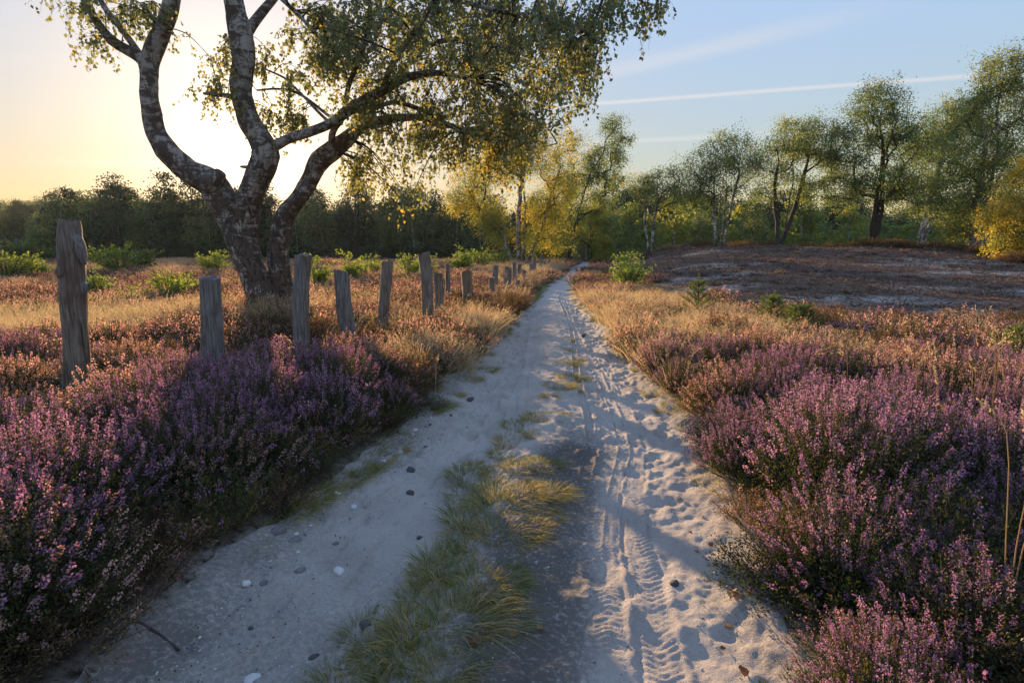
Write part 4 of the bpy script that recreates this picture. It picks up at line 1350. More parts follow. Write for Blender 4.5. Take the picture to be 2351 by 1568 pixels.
wood("hillside_wood", "hazy pine wood covering the hillside at the far left", 205, 300, -420, 420, 620, 1.0, 1.35, [0, 1, 2, 3, 0, 1, 4], 79)
wood("backing_wood", "dim wood filling the depth behind the forest edge", 128, 165, 100, 1250, 420, .8, 1.2, [0, 1, 2, 3, 5], 80)
wood("far_thicket", "far thicket closing the view behind the dune trees", 88, 130, 1180, 2700, 440, .62, .95, [0, 1, 4, 5, 6, 7, 8, 9], 81)
wood("forest_undergrowth", "low bushes along the foot of the forest", 96, 110, -100, 1180, 300, .22, .42, [7, 8, 9], 82)
wood("slope_scrub", "pale green scrub on the slope at the far left", 95, 200, -400, 330, 260, .18, .34, [7, 8, 9], 83)

# ------------------------------------------------------------------ heather
def heather(seed, nst, h, rad_, nflo, fsize, nleaf, lsize, spike=(0.07, 0.14), leafm="heath_leaf", flm="flower", bare=0.15, stemw=0.0016):
    rg = np.random.default_rng(seed)
    st, fl, lv = MB(), MB(), MB()
    a = rg.uniform(0, 2 * PI, nst)
    q = np.sqrt(rg.uniform(0, 1, nst))
    base = np.stack([np.cos(a) * q * rad_ * .35, np.sin(a) * q * rad_ * .35, np.full(nst, -.02)], 1)
    hh = h * (1 - .55 * q ** 2) * rg.uniform(.72, 1.12, nst)
    tip = np.stack([np.cos(a) * q * rad_ * 1.1, np.sin(a) * q * rad_ * 1.1, hh], 1) + rg.normal(0, .02, (nst, 3))
    mid = base * .55 + tip * .45
    mid[:, 2] = hh * rg.uniform(.34, .45, nst)
    mid[:, :2] += (tip - base)[:, :2] * .12
    tt = np.linspace(0, 1, 5)
    B = lambda t: base * (1 - t) ** 2 + mid * 2 * t * (1 - t) + tip * t * t
    C = np.stack([B(t) for t in tt], 1)                     # nst,5,3
    side = nrmz(np.cross(tip - base, rg.normal(size=(nst, 3))))
    w = np.array([1.6, 1.3, 1.0, .8, .4]) * stemw
    L_, R_ = C - side[:, None] * w[None, :, None], C + side[:, None] * w[None, :, None]
    V = np.stack([L_, R_], 2).reshape(nst, 10, 3)
    f = np.array([[2 * i, 2 * i + 1, 2 * i + 3, 2 * i + 2] for i in range(4)])
    F = (f[None] + (np.arange(nst) * 10)[:, None, None]).reshape(-1, 4)
    lv.add(V.reshape(-1, 3), F, .75, 1)
    # leafy shoots
    tl = rg.uniform(.30, .95, (nst, nleaf))
    P = np.stack([B(x[:, None]) for x in tl.T], 1)
    dirn = nrmz(tip - mid)[:, None]
    jit = rg.normal(0, 1, P.shape)
    P = P + jit * .010
    ax = dirn + jit * .75
    leaves(lv, P.reshape(-1, 3), ax.reshape(-1, 3), rg.uniform(.7, 1.3, nst * nleaf) * lsize, np.clip(np.repeat(rg.normal(.4, .2, nst), nleaf) + rg.normal(0, .12, nst * nleaf), 0, 1), .22, 0, rg=rg)
    # flower spikes
    on = rg.uniform(size=nst) > bare
    sl = rg.uniform(spike[0], spike[1], nst)
    tv = nrmz(tip - mid)
    k = rg.uniform(0, 1, (nst, nflo))
    P = tip[:, None] - tv[:, None] * (sl[:, None] * k)[..., None]
    jr = nrmz(rg.normal(0, 1, P.shape))
    rr = (0.0025 + 0.0055 * np.sqrt(k) * np.minimum(1, (1.08 - k) * 4))
    P = P + jr * rr[..., None]
    ax = jr * .8 + tv[:, None] * .6
    tint = np.clip(np.repeat(rg.normal(.5, .17, nst), nflo).reshape(nst, nflo) + rg.normal(0, .14, (nst, nflo)), 0, 1)
    P, ax, tint = P[on].reshape(-1, 3), ax[on].reshape(-1, 3), tint[on].ravel()
    leaves(fl, P, ax, rg.uniform(.75, 1.25, len(P)) * fsize, tint, .45, 0, .2, rg=rg)
    return lv, fl


HI, LO = [], []
for k in range(5):       # lush purple, seen from close by
    lv, fl = heather(300 + k, 330, [.47, .40, .52, .38, .44][k], [.40, .36, .42, .36, .44][k], 30, .0078, 34, .014, (.04, .13), bare=[.34, .58, .45, .78, .5][k])
    HI.append((lv.mesh("foliage", [M["heath_leaf"], M["twig"]]), fl.mesh("blossom", M["flower"])))
for k in range(2):       # fading, pink-brown
    lv, fl = heather(310 + k, 300, .40, .38, 26, .0078, 32, .014, (.04, .12), bare=.35)
    HI.append((lv.mesh("foliage", [M["heath_leaf"], M["twig"]]), fl.mesh("blossom", M["faded"])))
for k in range(6):       # coarser shapes for the carpet further off
    lv, fl = heather(320 + k, 90, .40, .36, 11, .016, 14, .026, (.06, .15), bare=.28, stemw=.003)
    fm = M["flower"] if k < 2 else M["faded"]
    LO.append([hidden_source("foliage", lv.mesh("foliage", [M["heath_leaf"] if k < 4 else M["brown"], M["twig"]])), hidden_source("blossom", fl.mesh("blossom", fm if k < 4 else M["brown"]))])
# 0-1 purple, 2-3 faded pink, 4-5 brown


def poisson(x0, x1, y0, y1, r, keep, seed):
    """jittered grid, kept where keep(x, y) says"""
    rg = np.random.default_rng(seed)
    xs, ys = np.arange(x0, x1, r), np.arange(y0, y1, r * .87)
    X, Y = np.meshgrid(xs, ys)
    X = X + (np.arange(len(ys)) % 2)[:, None] * r * .5
    X, Y = (X + rg.uniform(-.38, .38, X.shape) * r).ravel(), (Y + rg.uniform(-.38, .38, Y.shape) * r).ravel()
    k = keep(X, Y) & (rg.uniform(size=X.shape) < 1)
    return X[k], Y[k], rg


def in_view(x, y, m=0.6):
    return (np.abs(x) < 0.93 * y + m) & (y > 0.6)


POSTXY = np.array([[at(p[0] - p[4], 800, p[2])[0], p[2]] for p in POSTS])


def clear_posts(x, y, r=0.16):
    d = np.min(np.hypot(x[:, None] - POSTXY[None, :12, 0], y[:, None] - POSTXY[None, :12, 1]), axis=1)
    return d > r


def near_keep(x, y):
    e = edge_dist(x, y)
    right = x > pcx(y)
    k = (e > 0.16) & in_view(x, y, 0.9)
    lim = np.where(right, np.interp(x, [1.5, 2.5, 4, 6], [7.4, 7.4, 6.3, 6.0]), 6.2)
    k &= y < lim
    k &= ~((~right) & (y > 3.6) & (e < 0.42) & (vnoise(x, y, .7, 90) > .55))
    return k & clear_posts(x, y)


X, Y, rg = poisson(-7, 7, 0.8, 7, 0.50, near_keep, 400)
order = np.argsort(np.hypot(X, Y))[:292]
X, Y = X[order], Y[order]
NEARMAX = 0
LOOKS = ["tall thickly flowering purple", "low half-bare green and purple", "tallest spiky purple", "sparse mostly green", "wide loose violet", "fading pink-brown", "pale faded pink"]
DEG = lambda x, y: math.degrees(math.atan2(x, y))


def heather_place(x, y, e, right):
    d, az = math.hypot(x, y), DEG(x, y)
    if right:
        if e < 0.42:
            row = "low at the right sand edge" if d < 2.6 else ("overhanging the right sand edge halfway along" if d < 4.0 else "at the right sand edge where the bank begins")
        elif d < 3.0:
            row = "in the bottom right corner" if az > 36 else "low in the right bank beside the sand"
        elif d < 4.4:
            row = "mid-bank at the right picture edge" if az > 36 else "mid-bank facing the sand on the right"
        elif d < 5.6:
            row = "high on the right bank below the tall stalks" if az > 32 else "on the upper right bank near the dry grass"
        else:
            row = "at the back of the right bank"
    else:
        if d < 2.5:
            row = "in the bottom left corner"
        elif d < 3.3:
            row = "at the left edge of the near corner" if az < -38 else "over the left sand edge near two stones"
        elif d < 4.3:
            row = "in front of the gnarled stake at the left" if az < -38 else ("below the short stout post" if az < -24 else "at the left sand edge below the third post")
        elif d < 5.6:
            row = "at the left edge beside the gnarled stake" if az < -42 else ("between gnarled stake and stout post" if az < -30 else ("at the feet of the short stout post" if az < -20 else "on the left path bend below the tilted post"))
        else:
            row = "behind the gnarled stake" if az < -38 else ("behind the short stout post" if az < -26 else ("around the straight split post" if az < -18 else "around the tilted post"))
    return row


for i, (x, y) in enumerate(zip(X, Y)):
    right = x > pcx(y)
    e = float(edge_dist(np.array(x), np.array(y)))
    if right:
        fad = 0.10 if y < 4.6 else 0.36
    else:
        fad = .06 if y < 2.9 else (.75 if (x < -2.2 and y > 3.9) else .28)
    zn = float(fbm(np.array(x), np.array(y), 1.1, 2, 120)) + rg.normal(0, .07)
    k = int(rg.integers(5, 7)) if rg.uniform() < fad else (int(rg.choice([0, 2, 4])) if zn > .47 else int(rg.choice([1, 3, 3, 4])))
    s = (.62 + .85 * float(fbm(np.array(x), np.array(y), .9, 2, 121))) * rg.uniform(.85, 1.15) * (0.72 if e < 0.32 else 1.0) * (1.08 if e > .5 else 1.0)
    s = min(s, 1.3) * (1.0 if right else (0.92 if e > .6 else 0.84))
    if not right and np.min(np.hypot(x - POSTXY[:12, 0], (y + .35 - POSTXY[:12, 1]) * .8)) < .75:
        s *= .66
    root = empty("heather_clump", (x, y, float(gz(x, y)) - 0.01), rg.uniform(0, 6.28), s)
    tilt = 0.22 * max(0, 1 - e / .6) * (1 if right else -1)
    root.rotation_euler = (rg.normal(0, .07), rg.normal(0, .07) - tilt, rg.uniform(-.3, .3))
    row = heather_place(x, y, e, right)
    tag(root, LOOKS[k] + " heather clump " + row, "heather", "heather clumps " + row)
    link("foliage", HI[k][0], root)["kind"] = "stuff"
    f = link("blossom", HI[k][1], root)
    f["kind"] = "stuff"

used = set(map(tuple, np.round(np.c_[X, Y], 4)))


def field_keep(x, y):
    e = edge_dist(x, y)
    right = x > pcx(y)
    k = (e > 0.22) & in_view(x, y, 1.5)
    k &= ~near_keep(x, y) | (np.hypot(x, y) > np.hypot(X, Y).max())
    k &= bare_mask(x, y) < 0.35
    # grassy places
    gold = (~right) & (((x + 9) / 3.6) ** 2 + ((y - 9.6) / 2.0) ** 2 < 1)
    k &= ~gold
    return k & clear_posts(x, y)


pts, rot, scl, idx = [], [], [], []
for (y0, y1, r, seed, sc) in [(0.8, 8, .40, 410, 1.0), (8, 14, .48, 411, 1.12), (14, 24, .66, 412, 1.4), (24, 40, .95, 413, 1.9), (40, 62, 1.5, 414, 2.6)]:
    x, y, rg = poisson(-0.95 * y1 - 2, 0.95 * y1 + 2, y0, y1, r, field_keep, seed)
    n = len(x)
    right = x > pcx(y)
    # the dry grassy side on the right is thinner in heather
    thin = np.where(right & (y > 5.5), 0.62, 0.96)
    kp = rg.uniform(size=n) < thin
    x, y, right = x[kp], y[kp], right[kp]
    n = len(x)
    pn = fbm(x, y, 2.2, 3, 95)
    u = rg.uniform(size=n) * .42 + pn
    k = np.where(u < .62, rg.integers(0, 2, n), np.where(u < 1.02, rg.integers(2, 4, n), rg.integers(4, 6, n)))
    k = np.where(right & (y > 6) & (rg.uniform(size=n) < .5), rg.integers(2, 5, n), k)
    k = np.where(~right & (y > 9) & (k < 2) & (rg.uniform(size=n) < .6), rg.integers(2, 4, n), k)
    s = sc * rg.uniform(.75, 1.2, n)
    hz = np.interp(y, [0, 8, 20, 60], [1, .95, .62, .34])
    dp = np.min(np.hypot(x[:, None] - POSTXY[None, :, 0], (y[:, None] + .5 - POSTXY[None, :, 1]) * .7), axis=1)
    hz = hz * np.where(dp < .9, .66, 1.0)
    pts.append(np.c_[x, y, gz(x, y) - .02])
    rot.append(np.c_[rg.normal(0, .08, n), rg.normal(0, .08, n), rg.uniform(0, 6.28, n)])
    scl.append(np.c_[s, s, s * hz * rg.uniform(.8, 1.2, n)])
    idx.append(k)
scatter("heather_carpet", "carpet of flowering and fading heather over the open heath", np.concatenate(pts), np.concatenate(rot), np.concatenate(scl), np.concatenate(idx), LO)


# low green and dead growth filling the gaps between the near cushions
FILL = []
for k in range(3):
    lv, fl = heather(340 + k, 90, .24, .30, 14, .008, 30, .015, (.03, .08), bare=[.85, .7, .95][k])
    FILL.append([hidden_source("foliage", lv.mesh("foliage", [M["heath_leaf"] if k < 2 else M["brown"], M["twig"]])), hidden_source("blossom", fl.mesh("blossom", M["flower"] if k < 2 else M["faded"]))])
x, y, rg = poisson(-7, 7, 0.8, 7, 0.30, near_keep, 430)
n = len(x)
s = rg.uniform(.75, 1.25, n)
scatter("heath_undergrowth", "low green and dead growth between the heather cushions", np.c_[x, y, gz(x, y) - .02], np.c_[rg.normal(0, .12, (n, 2)), rg.uniform(0, 6.28, n)], np.c_[s, s, s * rg.uniform(.7, 1.2, n)], rg.choice([0, 0, 1, 2], n), FILL)


# ------------------------------------------------------------------ grasses
def tuft(seed, n, h, rad_, lean=(0, 0), w=.0016, curl=.5, tint=(.5, .2), seeds=0, sdsize=.012, spread=.55):
    rg = np.random.default_rng(seed)
    mb = MB()
    a = rg.uniform(0, 2 * PI, n)
    q = np.sqrt(rg.uniform(0, 1, n))
    base = np.stack([np.cos(a) * q * rad_, np.sin(a) * q * rad_, np.full(n, -.015)], 1)
    L = h * rg.uniform(.55, 1.15, n)
    d = np.stack([np.cos(a) * q * spread, np.sin(a) * q * spread, np.ones(n)], 1) + rg.normal(0, .16, (n, 3)) + np.array([lean[0], lean[1], 0]) * .6
    d = nrmz(d)
    t = np.linspace(0, 1, 5)
    out = np.stack([d[:, 0] + lean[0], d[:, 1] + lean[1], np.zeros(n)], 1) * rg.uniform(.3, 1, n)[:, None]
    C = base[:, None] + d[:, None] * (L[:, None] * t)[..., None] + out[:, None] * (curl * L[:, None] * t[None] ** 2.2)[..., None] + np.array([0, 0, -1.0]) * (curl * .55 * L[:, None] * t[None] ** 2.4)[..., None]
    side = nrmz(np.cross(d, rg.normal(size=(n, 3))))
    ww = np.array([1, 1.05, .9, .6, .12]) * w
    V = np.stack([C - side[:, None] * ww[None, :, None], C + side[:, None] * ww[None, :, None]], 2).reshape(n * 10, 3)
    f = np.array([[2 * i, 2 * i + 1, 2 * i + 3, 2 * i + 2] for i in range(4)])
    F = (f[None] + (np.arange(n) * 10)[:, None, None]).reshape(-1, 4)
    mb.add(V, F, np.repeat(np.clip(rg.normal(tint[0], tint[1], n), 0, 1), 10))
    if seeds:
        sel = np.argsort(-L)[: int(n * .5)]
        P = C[sel][:, -1]
        T = nrmz(C[sel][:, -1] - C[sel][:, -2])
        k = rg.uniform(-.09, .01, (len(sel), seeds))
        Q = P[:, None] + T[:, None] * k[..., None] + rg.normal(0, .008, (len(sel), seeds, 3))
        leaves(mb, Q.reshape(-1, 3), (T[:, None] + rg.normal(0, .4, Q.shape)).reshape(-1, 3), sdsize * rg.uniform(.6, 1.3, Q.shape[0] * seeds), np.clip(rg.normal(.8, .15, Q.shape[0] * seeds), 0, 1), .25, rg=rg)
    return mb


TALL = [hidden_source("tuft", tuft(500 + k, 70, .46, .14, (.10, -.05), .0020, .35, (.5, .22), 7).mesh("tuft", M["straw"])) for k in range(4)]
SHORT = [hidden_source("tuft", tuft(510 + k, 90, .13, .11, (.15, -.1), .0017, .7, (.45, .28)).mesh("tuft", M["grass"])) for k in range(3)]

# tall straw-coloured grass
gp = []


def grass_zone(x0, x1, y0, y1, r, keep, seed, s0, s1):
    x, y, rg = poisson(x0, x1, y0, y1, r, lambda a, b: keep(a, b) & in_view(a, b, 1), seed)
    n = len(x)
    s = rg.uniform(s0, s1, n)
    gp.append((np.c_[x, y, gz(x, y) - .01], np.c_[rg.normal(0, .1, n), rg.normal(0, .1, n), rg.uniform(-.9, .9, n)], np.c_[s, s, s * rg.uniform(.8, 1.15, n)], rg.integers(0, 4, n)))


ed = edge_dist
grass_zone(1.5, 6.5, 5.8, 17, .26, lambda x, y: (x > pcx(y)) & (ed(x, y) > .12) & (ed(x, y) < 2.9) & (bare_mask(x, y) < .4) & (fbm(x, y, 1.3, 2, 97) > .34) & ~near_keep(x, y), 520, .75, 1.15)
grass_zone(3, 13, 5, 13, .42, lambda x, y: (bare_mask(x, y) < .6) & (x > 3.2) & (fbm(x, y, 1.0, 2, 98) > .45) & ~near_keep(x, y), 521, .6, 1.0)
grass_zone(-2.6, 0.4, 6.6, 11.5, .22, lambda x, y: (x < pcx(y)) & (ed(x, y) > .12) & (ed(x, y) < 1.0) & (fbm(x, y, .9, 2, 99) > .38), 522, .75, 1.15)
grass_zone(-13, -5.4, 7.4, 12.2, .24, lambda x, y: (((x + 9) / 3.9) ** 2 + ((y - 9.6) / 2.3) ** 2 < 1), 523, .7, 1.0)
grass_zone(-20, 3, 9, 34, .62, lambda x, y: (x < pcx(y) - .8) & (fbm(x, y, 2.5, 3, 96) > .52), 524, .8, 1.3)
grass_zone(-30, 4, 30, 50, .75, lambda x, y: (x < pcx(y) - .8) & (fbm(x, y * .5, 4, 2, 94) > .44), 525, 1.0, 1.6)
grass_zone(2, 9, 15, 42, .55, lambda x, y: (ed(x, y) > .2) & (ed(x, y) < 3.5) & (bare_mask(x, y) < .4) & (fbm(x, y, 2, 2, 93) > .45), 526, .8, 1.2)
grass_zone(-4.6, -1.4, 4.6, 8.5, .55, lambda x, y: (ed(x, y) > .5) & (fbm(x, y, .8, 2, 92) > .5), 527, .7, 1.0)
grass_zone(-6.2, -3.6, 9.8, 11.6, .26, lambda x, y: (fbm(x, y, .8, 2, 91) > .35), 528, .8, 1.2)
scatter("dry_grass", "tall straw-coloured grass growing through the heather", *[np.concatenate([g[i] for g in gp]) for i in range(4)], TALL)

# short turf along the sand
x, y, rg = poisson(-3, 8, 2.2, 40, .17, lambda x, y: (ed(x, y) > .02) & (ed(x, y) < np.interp(y, [2, 5, 10, 40], [.10, .30, .45, .6])) & (fbm(x, y, .7, 2, 88) > np.interp(y, [2, 4, 6], [.58, .44, .36])), 530)
n = len(x)
s = rg.uniform(.6, 1.3, n)
scatter("verge_grass", "short turf fringing the sandy path", np.c_[x, y, gz(x, y) - .03], np.c_[np.zeros((n, 2)), rg.uniform(-1, 1, n)], np.c_[s, s, s * .9], rg.integers(0, 3, n), SHORT)

# stubble of the cleared dune
STUB = []
for k in range(3):
    mb = MB()
    rg = np.random.default_rng(540 + k)
    n = 46
    c = np.c_[rg.uniform(-.5, .5, (n, 2)), np.zeros(n)]
    d = nrmz(rg.normal(0, 1, (n, 3)) * [1, 1, .35] + [0, 0, .25])
    leaves(mb, c, d, rg.uniform(.06, .20, n), np.clip(rg.normal(.5, .3, n), 0, 1), .06, rg=rg)
    STUB.append(hidden_source("stubble", mb.mesh("stubble", M["stubble"])))
x, y, rg = poisson(3, 46, 10, 46, .62, lambda x, y: (bare_mask(x, y) > .5) & in_view(x, y, 1), 541)
n = len(x)
s = rg.uniform(.7, 1.5, n)
scatter("heath_stubble", "cut dead heather stubble over the bare dune", np.c_[x, y, gz(x, y)], np.c_[np.zeros((n, 2)), rg.uniform(0, 6.28, n)], np.c_[s, s, s], rg.integers(0, 3, n), STUB)

x, y, rg = poisson(3, 46, 10, 46, 1.5, lambda x, y: (bare_mask(x, y) > .5) & in_view(x, y, 1) & (fbm(x, y, 2.5, 2, 86) > .50), 542)
n = len(x)
s = rg.uniform(.35, .85, n)
scatter("dune_regrowth", "sparse low regrowth of heather over the bare dune", np.c_[x, y, gz(x, y) - .02], np.c_[np.zeros((n, 2)), rg.uniform(0, 6.28, n)], np.c_[s, s, s * rg.uniform(.4, .8, n)], rg.choice([2, 3, 4, 5, 5], n), LO)

# ------------------------------------------------------------------ tufts along the middle of the path
MID = [tuft(550 + k, 560, [.095, .08, .105, .075][k], [.15, .13, .16, .12][k], (.26, -.12), .0012, .8, [(.55, .34), (.68, .30), (.48, .34), (.80, .25)][k], spread=1.0).mesh("blades", M["grass"]) for k in range(4)]
TUFTS = [(800, 1560, 1.0), (870, 1540, 1.1), (960, 1550, 1.1), (1030, 1560, .8), (900, 1490, 1.1), (985, 1490, 1.1), (860, 1455, .8), (950, 1440, .9), (1060, 1440, .8), (1130, 1430, .9),
         (985, 1375, 1.0), (1050, 1350, 1.0), (1120, 1360, 1.0), (1170, 1340, .8), (1030, 1300, .9), (1090, 1290, .9), (1000, 1330, .8), (1100, 1235, 1.0), (1160, 1240, 1.1), (1215, 1225, .9), (1090, 1190, 1.0), (1150, 1180, 1.0), (1240, 1190, .9),
         (1090, 1130, 1.1), (1150, 1140, 1.0), (1210, 1150, 1.0), (1260, 1140, .8), (1080, 1090, 1.0), (1140, 1085, 1.0), (1200, 1085, .9), (1245, 1080, .7), (1100, 1060, .8), (1160, 1040, .7),
         (1185, 1010, 1.0), (1230, 1005, .8), (1190, 975, 1.0), (1240, 968, 1.0), (1285, 962, .7), (1260, 920, .6), (1285, 895, .9), (1320, 900, .6), (1312, 872, .9), (1300, 838, 1.0), (1318, 825, .9), (1295, 805, .9), (1303, 783, .8)]
rg = np.random.default_rng(56)
for i, (px, py, s) in enumerate(TUFTS):
    x, y, _ = ground_at(px, py)
    root = empty("grass_tuft", (x, y, path_z(x, y) - .004), rg.uniform(-.6, .6), s * rg.uniform(.9, 1.3))
    root.rotation_euler = (0, rg.uniform(0, .12), rg.uniform(-.6, .6))
    if py > 1400:
        lab = "green and straw grass tuft of the nearest clump on the path's middle ridge"
        gr = "tufts of the nearest middle clump"
    elif py > 1270:
        lab = "low grass tuft in the second clump up the path's middle ridge"
        gr = "tufts of the second middle clump"
    elif py > 1030:
        lab = "sun-touched grass tuft in the long golden clump on the path's middle ridge"
        gr = "tufts of the long golden middle clump"
    else:
        lab = "small scattered grass tuft between the far wheel tracks of the path"
        gr = "far tufts between the wheel tracks"
    tag(root, lab, "grass tuft", gr)
    link("blades", MID[(i * 7 + i // 3) % 4], root)["kind"] = "stuff"


EDGE = [(655, 1165, 1.3), (700, 1135, 1.4), (742, 1120, 1.3), (785, 1100, 1.4), (828, 1080, 1.2), (868, 1055, 1.2), (905, 1035, 1.1), (985, 945, 1.2), (1012, 930, 1.2), (1040, 905, 1.0), (1085, 868, 1.3), (1110, 848, 1.2), (1500, 905, 1.1), (1525, 945, 1.1), (1470, 850, 1.2), (1445, 815, 1.2)]
for i, (px, py, s) in enumerate(EDGE):
    x, y, z = ground_at(px, py)
    root = empty("grass_tuft", (x, y, max(z, path_z(x, y)) - .01), rg.uniform(-.6, .6), s * rg.uniform(.65, .95))
    left = px < 1300
    near_ = py > 1000
    lab = ("dark green grass tuft fringing the left sand edge below the heather" if near_ else "pale grass tuft at the left sand bend") if left else "short ochre grass tuft at the right sand edge before the heather bank"
    tag(root, lab, "grass tuft", "grass fringe " + ("of the near left edge" if left and near_ else "of the left bend" if left else "of the right edge"))
    link("blades", MID[(i * 5 + i // 2) % 4], root)["kind"] = "stuff"


# ------------------------------------------------------------------ shrubs
def shrub_mesh(seed, h, w, nst, nl, ls, tint=(.5, .2)):
    rg = np.random.default_rng(seed)
    st, lf = MB(), MB()
    for k in range(nst):
        a = rg.uniform(0, 2 * PI)
        q = math.sqrt(rg.uniform(0, 1))
        hh = h * rg.uniform(.6, 1.08) * (1 - .35 * q)
        P = spline([(0.03 * math.cos(a), .03 * math.sin(a), -.05), (w * .45 * q * math.cos(a), w * .45 * q * math.sin(a), hh * .5), (w * q * math.cos(a), w * q * math.sin(a), hh)], 7)
        tube(st, P, np.linspace(.010, .003, 7), 4, cap=False)
        for j in range(7):
            s = rg.uniform(.2, 1)
            A = P[int(s * 6)]
            d = nrmz(rg.normal(0, 1, 3) * [1, 1, .4] + [math.cos(a) * .4, math.sin(a) * .4, .5])
            E = A + d * h * rg.uniform(.12, .26)
            tube(st, np.stack([A, E]), [.004, .002], 3, cap=False)
            u = rg.uniform(.1, 1.05, (nl, 1))
            c = A + (E - A) * u + rg.normal(0, .02 * h, (nl, 3))
            leaves(lf, c, rg.normal(0, .8, (nl, 3)) + [0, 0, -.25], ls * rg.uniform(.7, 1.3, nl), np.clip(rg.normal(tint[0], tint[1], nl), 0, 1), .38, rg=rg)
    return st.mesh("stems", M["twig"]), lf


SHM = []
for k, (h, w, nst, nl, ls) in enumerate([(1.0, .5, 20, 13, .048), (1.0, .7, 24, 13, .046), (1.0, .4, 15, 13, .052)]):
    st, lf = shrub_mesh(600 + k, h, w, nst, nl, ls)
    SHM.append((st, lf.mesh("leaves", M["bright"]), lf.mesh("leaves", M["bush"])))

SHRUBS = [  # px, base py or None, depth, height m, variant, bright?, label
    (222, 16, 1.0, 0, 1, "glowing yellow-green bush right behind the tall gnarled stake"),
    (390, 15, 1.0, 1, 1, "wide glowing yellow-green bush between the gnarled stake and the birch"),
    (300, 13.5, .62, 2, 1, "low yellow sprig poking from the heather left of the short stout post"),
    (440, 17, .8, 0, 1, "yellow-green sapling behind the top of the short stout post"),
    (25, 24, 1.6, 1, 1, "sunlit green thicket at the left edge of the heath"),
    (95, 26, 1.3, 0, 1, "smaller green bush beside the left edge thicket"),
    (280, 30, 1.9, 1, 1, "broad pale green bush in front of the forest, left of the birch"),
    (330, 33, 2.0, 0, 0, "darker green bush in front of the forest beside a broad pale one"),
    (500, 31, 1.5, 1, 1, "green bush against the forest just left of the birch trunk"),
    (727, 20, 1.3, 2, 1, "tall bright sapling just right of the straight split post"),
    (800, 24, 1.4, 2, 1, "bright forked sapling above the tilted post"),
    (838, 27, 1.2, 2, 1, "slim bright sapling between the tilted and the slim brown post"),
    (868, 30, 1.2, 0, 1, "round bright bush beside the head of the slim brown post"),
    (942, 26, 1.35, 1, 1, "broad bright bush left of the tall dark brown post"),
    (990, 29, 1.2, 2, 1, "small bright bush right of the tall dark brown post"),
    (1060, 32, 1.7, 0, 1, "bright green bush above the thin stake in the far field"),
    (1105, 36, 1.6, 1, 1, "dense bright bush left of the white-stemmed birch clump"),
    (1150, 41, 1.5, 1, 1, "tall green bush at the left foot of the white-stemmed birch clump"),
    (60, 42, 2.4, 1, 0, "grey-green bush on the slope at the far left"),
    (170, 46, 2.2, 0, 0, "grey-green bush behind the gnarled stake near the forest foot"),
    (560, 36, 1.6, 1, 0, "low dull green bush between birch trunk and forest"),
    (640, 38, 1.5, 0, 0, "low dull green bush behind the right birch stem"),
]
rg = np.random.default_rng(61)
for (px, Y, h, v, br, lab) in SHRUBS:
    x = (px - 1175.5) / 1306 * Y
    root = empty("green_shrub", (x, Y, float(gz(x, Y)) - .02), rg.uniform(0, 6.28), 1)
    h = h * (1.05 if br else 1.0)
    root.scale = (h * rg.uniform(1.0, 1.35), h * rg.uniform(1.0, 1.35), h)
    tag(root, lab, "shrub")
    link("stems", SHM[v][0], root)["kind"] = "stuff"
    link("leaves", SHM[v][1 if br else 2], root)["kind"] = "stuff"

# the bright young tree on the right of the path
x, y, z = ground_at(1442, 668)
st, lf = shrub_mesh(620, 1.75, .80, 26, 16, .065, (.40, .2))
root = empty("young_alder", (x, y, z - .05))
tag(root, "bright green leafy young tree standing in the dry grass right of the path bend", "sapling")
link("stems", st, root)["kind"] = "stuff"
lf.build("leaves", M["bright"], root)["kind"] = "stuff"


def sapling_pine(seed, H, w, nw):
    rg = np.random.default_rng(seed)
    st, lf = MB(), MB()
    tube(st, spline([(0, 0, -.05), (.01, 0, H * .5), (0, .01, H)], 8), np.linspace(.02, .004, 8), 6)

    def needles(A, E, n, l):
        u = rg.uniform(.15, 1, (n, 1))
        c = A + (E - A) * u
        d = nrmz(E - A)
        leaves(lf, c, d * .8 + rg.normal(0, .6, (n, 3)), l * rg.uniform(.7, 1.2, n), np.clip(rg.normal(.5, .2, n), 0, 1), .05, rg=rg)
    for k in range(nw):
        f = .12 + .78 * k / nw
        for j in range(6):
            a = j * PI / 3 + k * .5 + rg.uniform(-.2, .2)
            L = w * (1 - f) * rg.uniform(.75, 1.15) + .05
            A = np.array([0, 0, H * f])
            E = A + np.array([math.cos(a) * L, math.sin(a) * L, L * .75])
            tube(st, np.stack([A, E]), [.008, .003], 4, cap=False)
            needles(A, E, 60, .07)
            for q in range(2):
                B = A + (E - A) * rg.uniform(.3, .7)
                E2 = B + nrmz(E - A + rg.normal(0, .12, 3)) * L * .4
                needles(B, E2, 30, .06)
    needles(np.array([0, 0, H * .8]), np.array([0, 0, H * 1.02]), 60, .06)
    return st, lf


for (px, py, H, w, nw, lab) in [(1600, 735, 1.0, .42, 5, "little pine with one tall leader shoot rising from the dry grass"),
                                (1772, 760, .72, .42, 5, "bushy dark green young pine at the edge of the bare dune"),
                                (1835, 775, .6, .40, 5, "wider low young pine touching the bushy dark one"),
                                (2335, 840, .55, .35, 4, "small green pine seedling at the right edge above the heather")]:
    x, y, z = ground_at(px, py)
    st, lf = sapling_pine(int(px), H, w, nw)
    root = empty("pine_sapling", (x, y, z))
    tag(root, lab, "young pine")
    st.build("stem", M["twig"], root)
    lf.build("needles", M["bush"], root)["kind"] = "stuff"

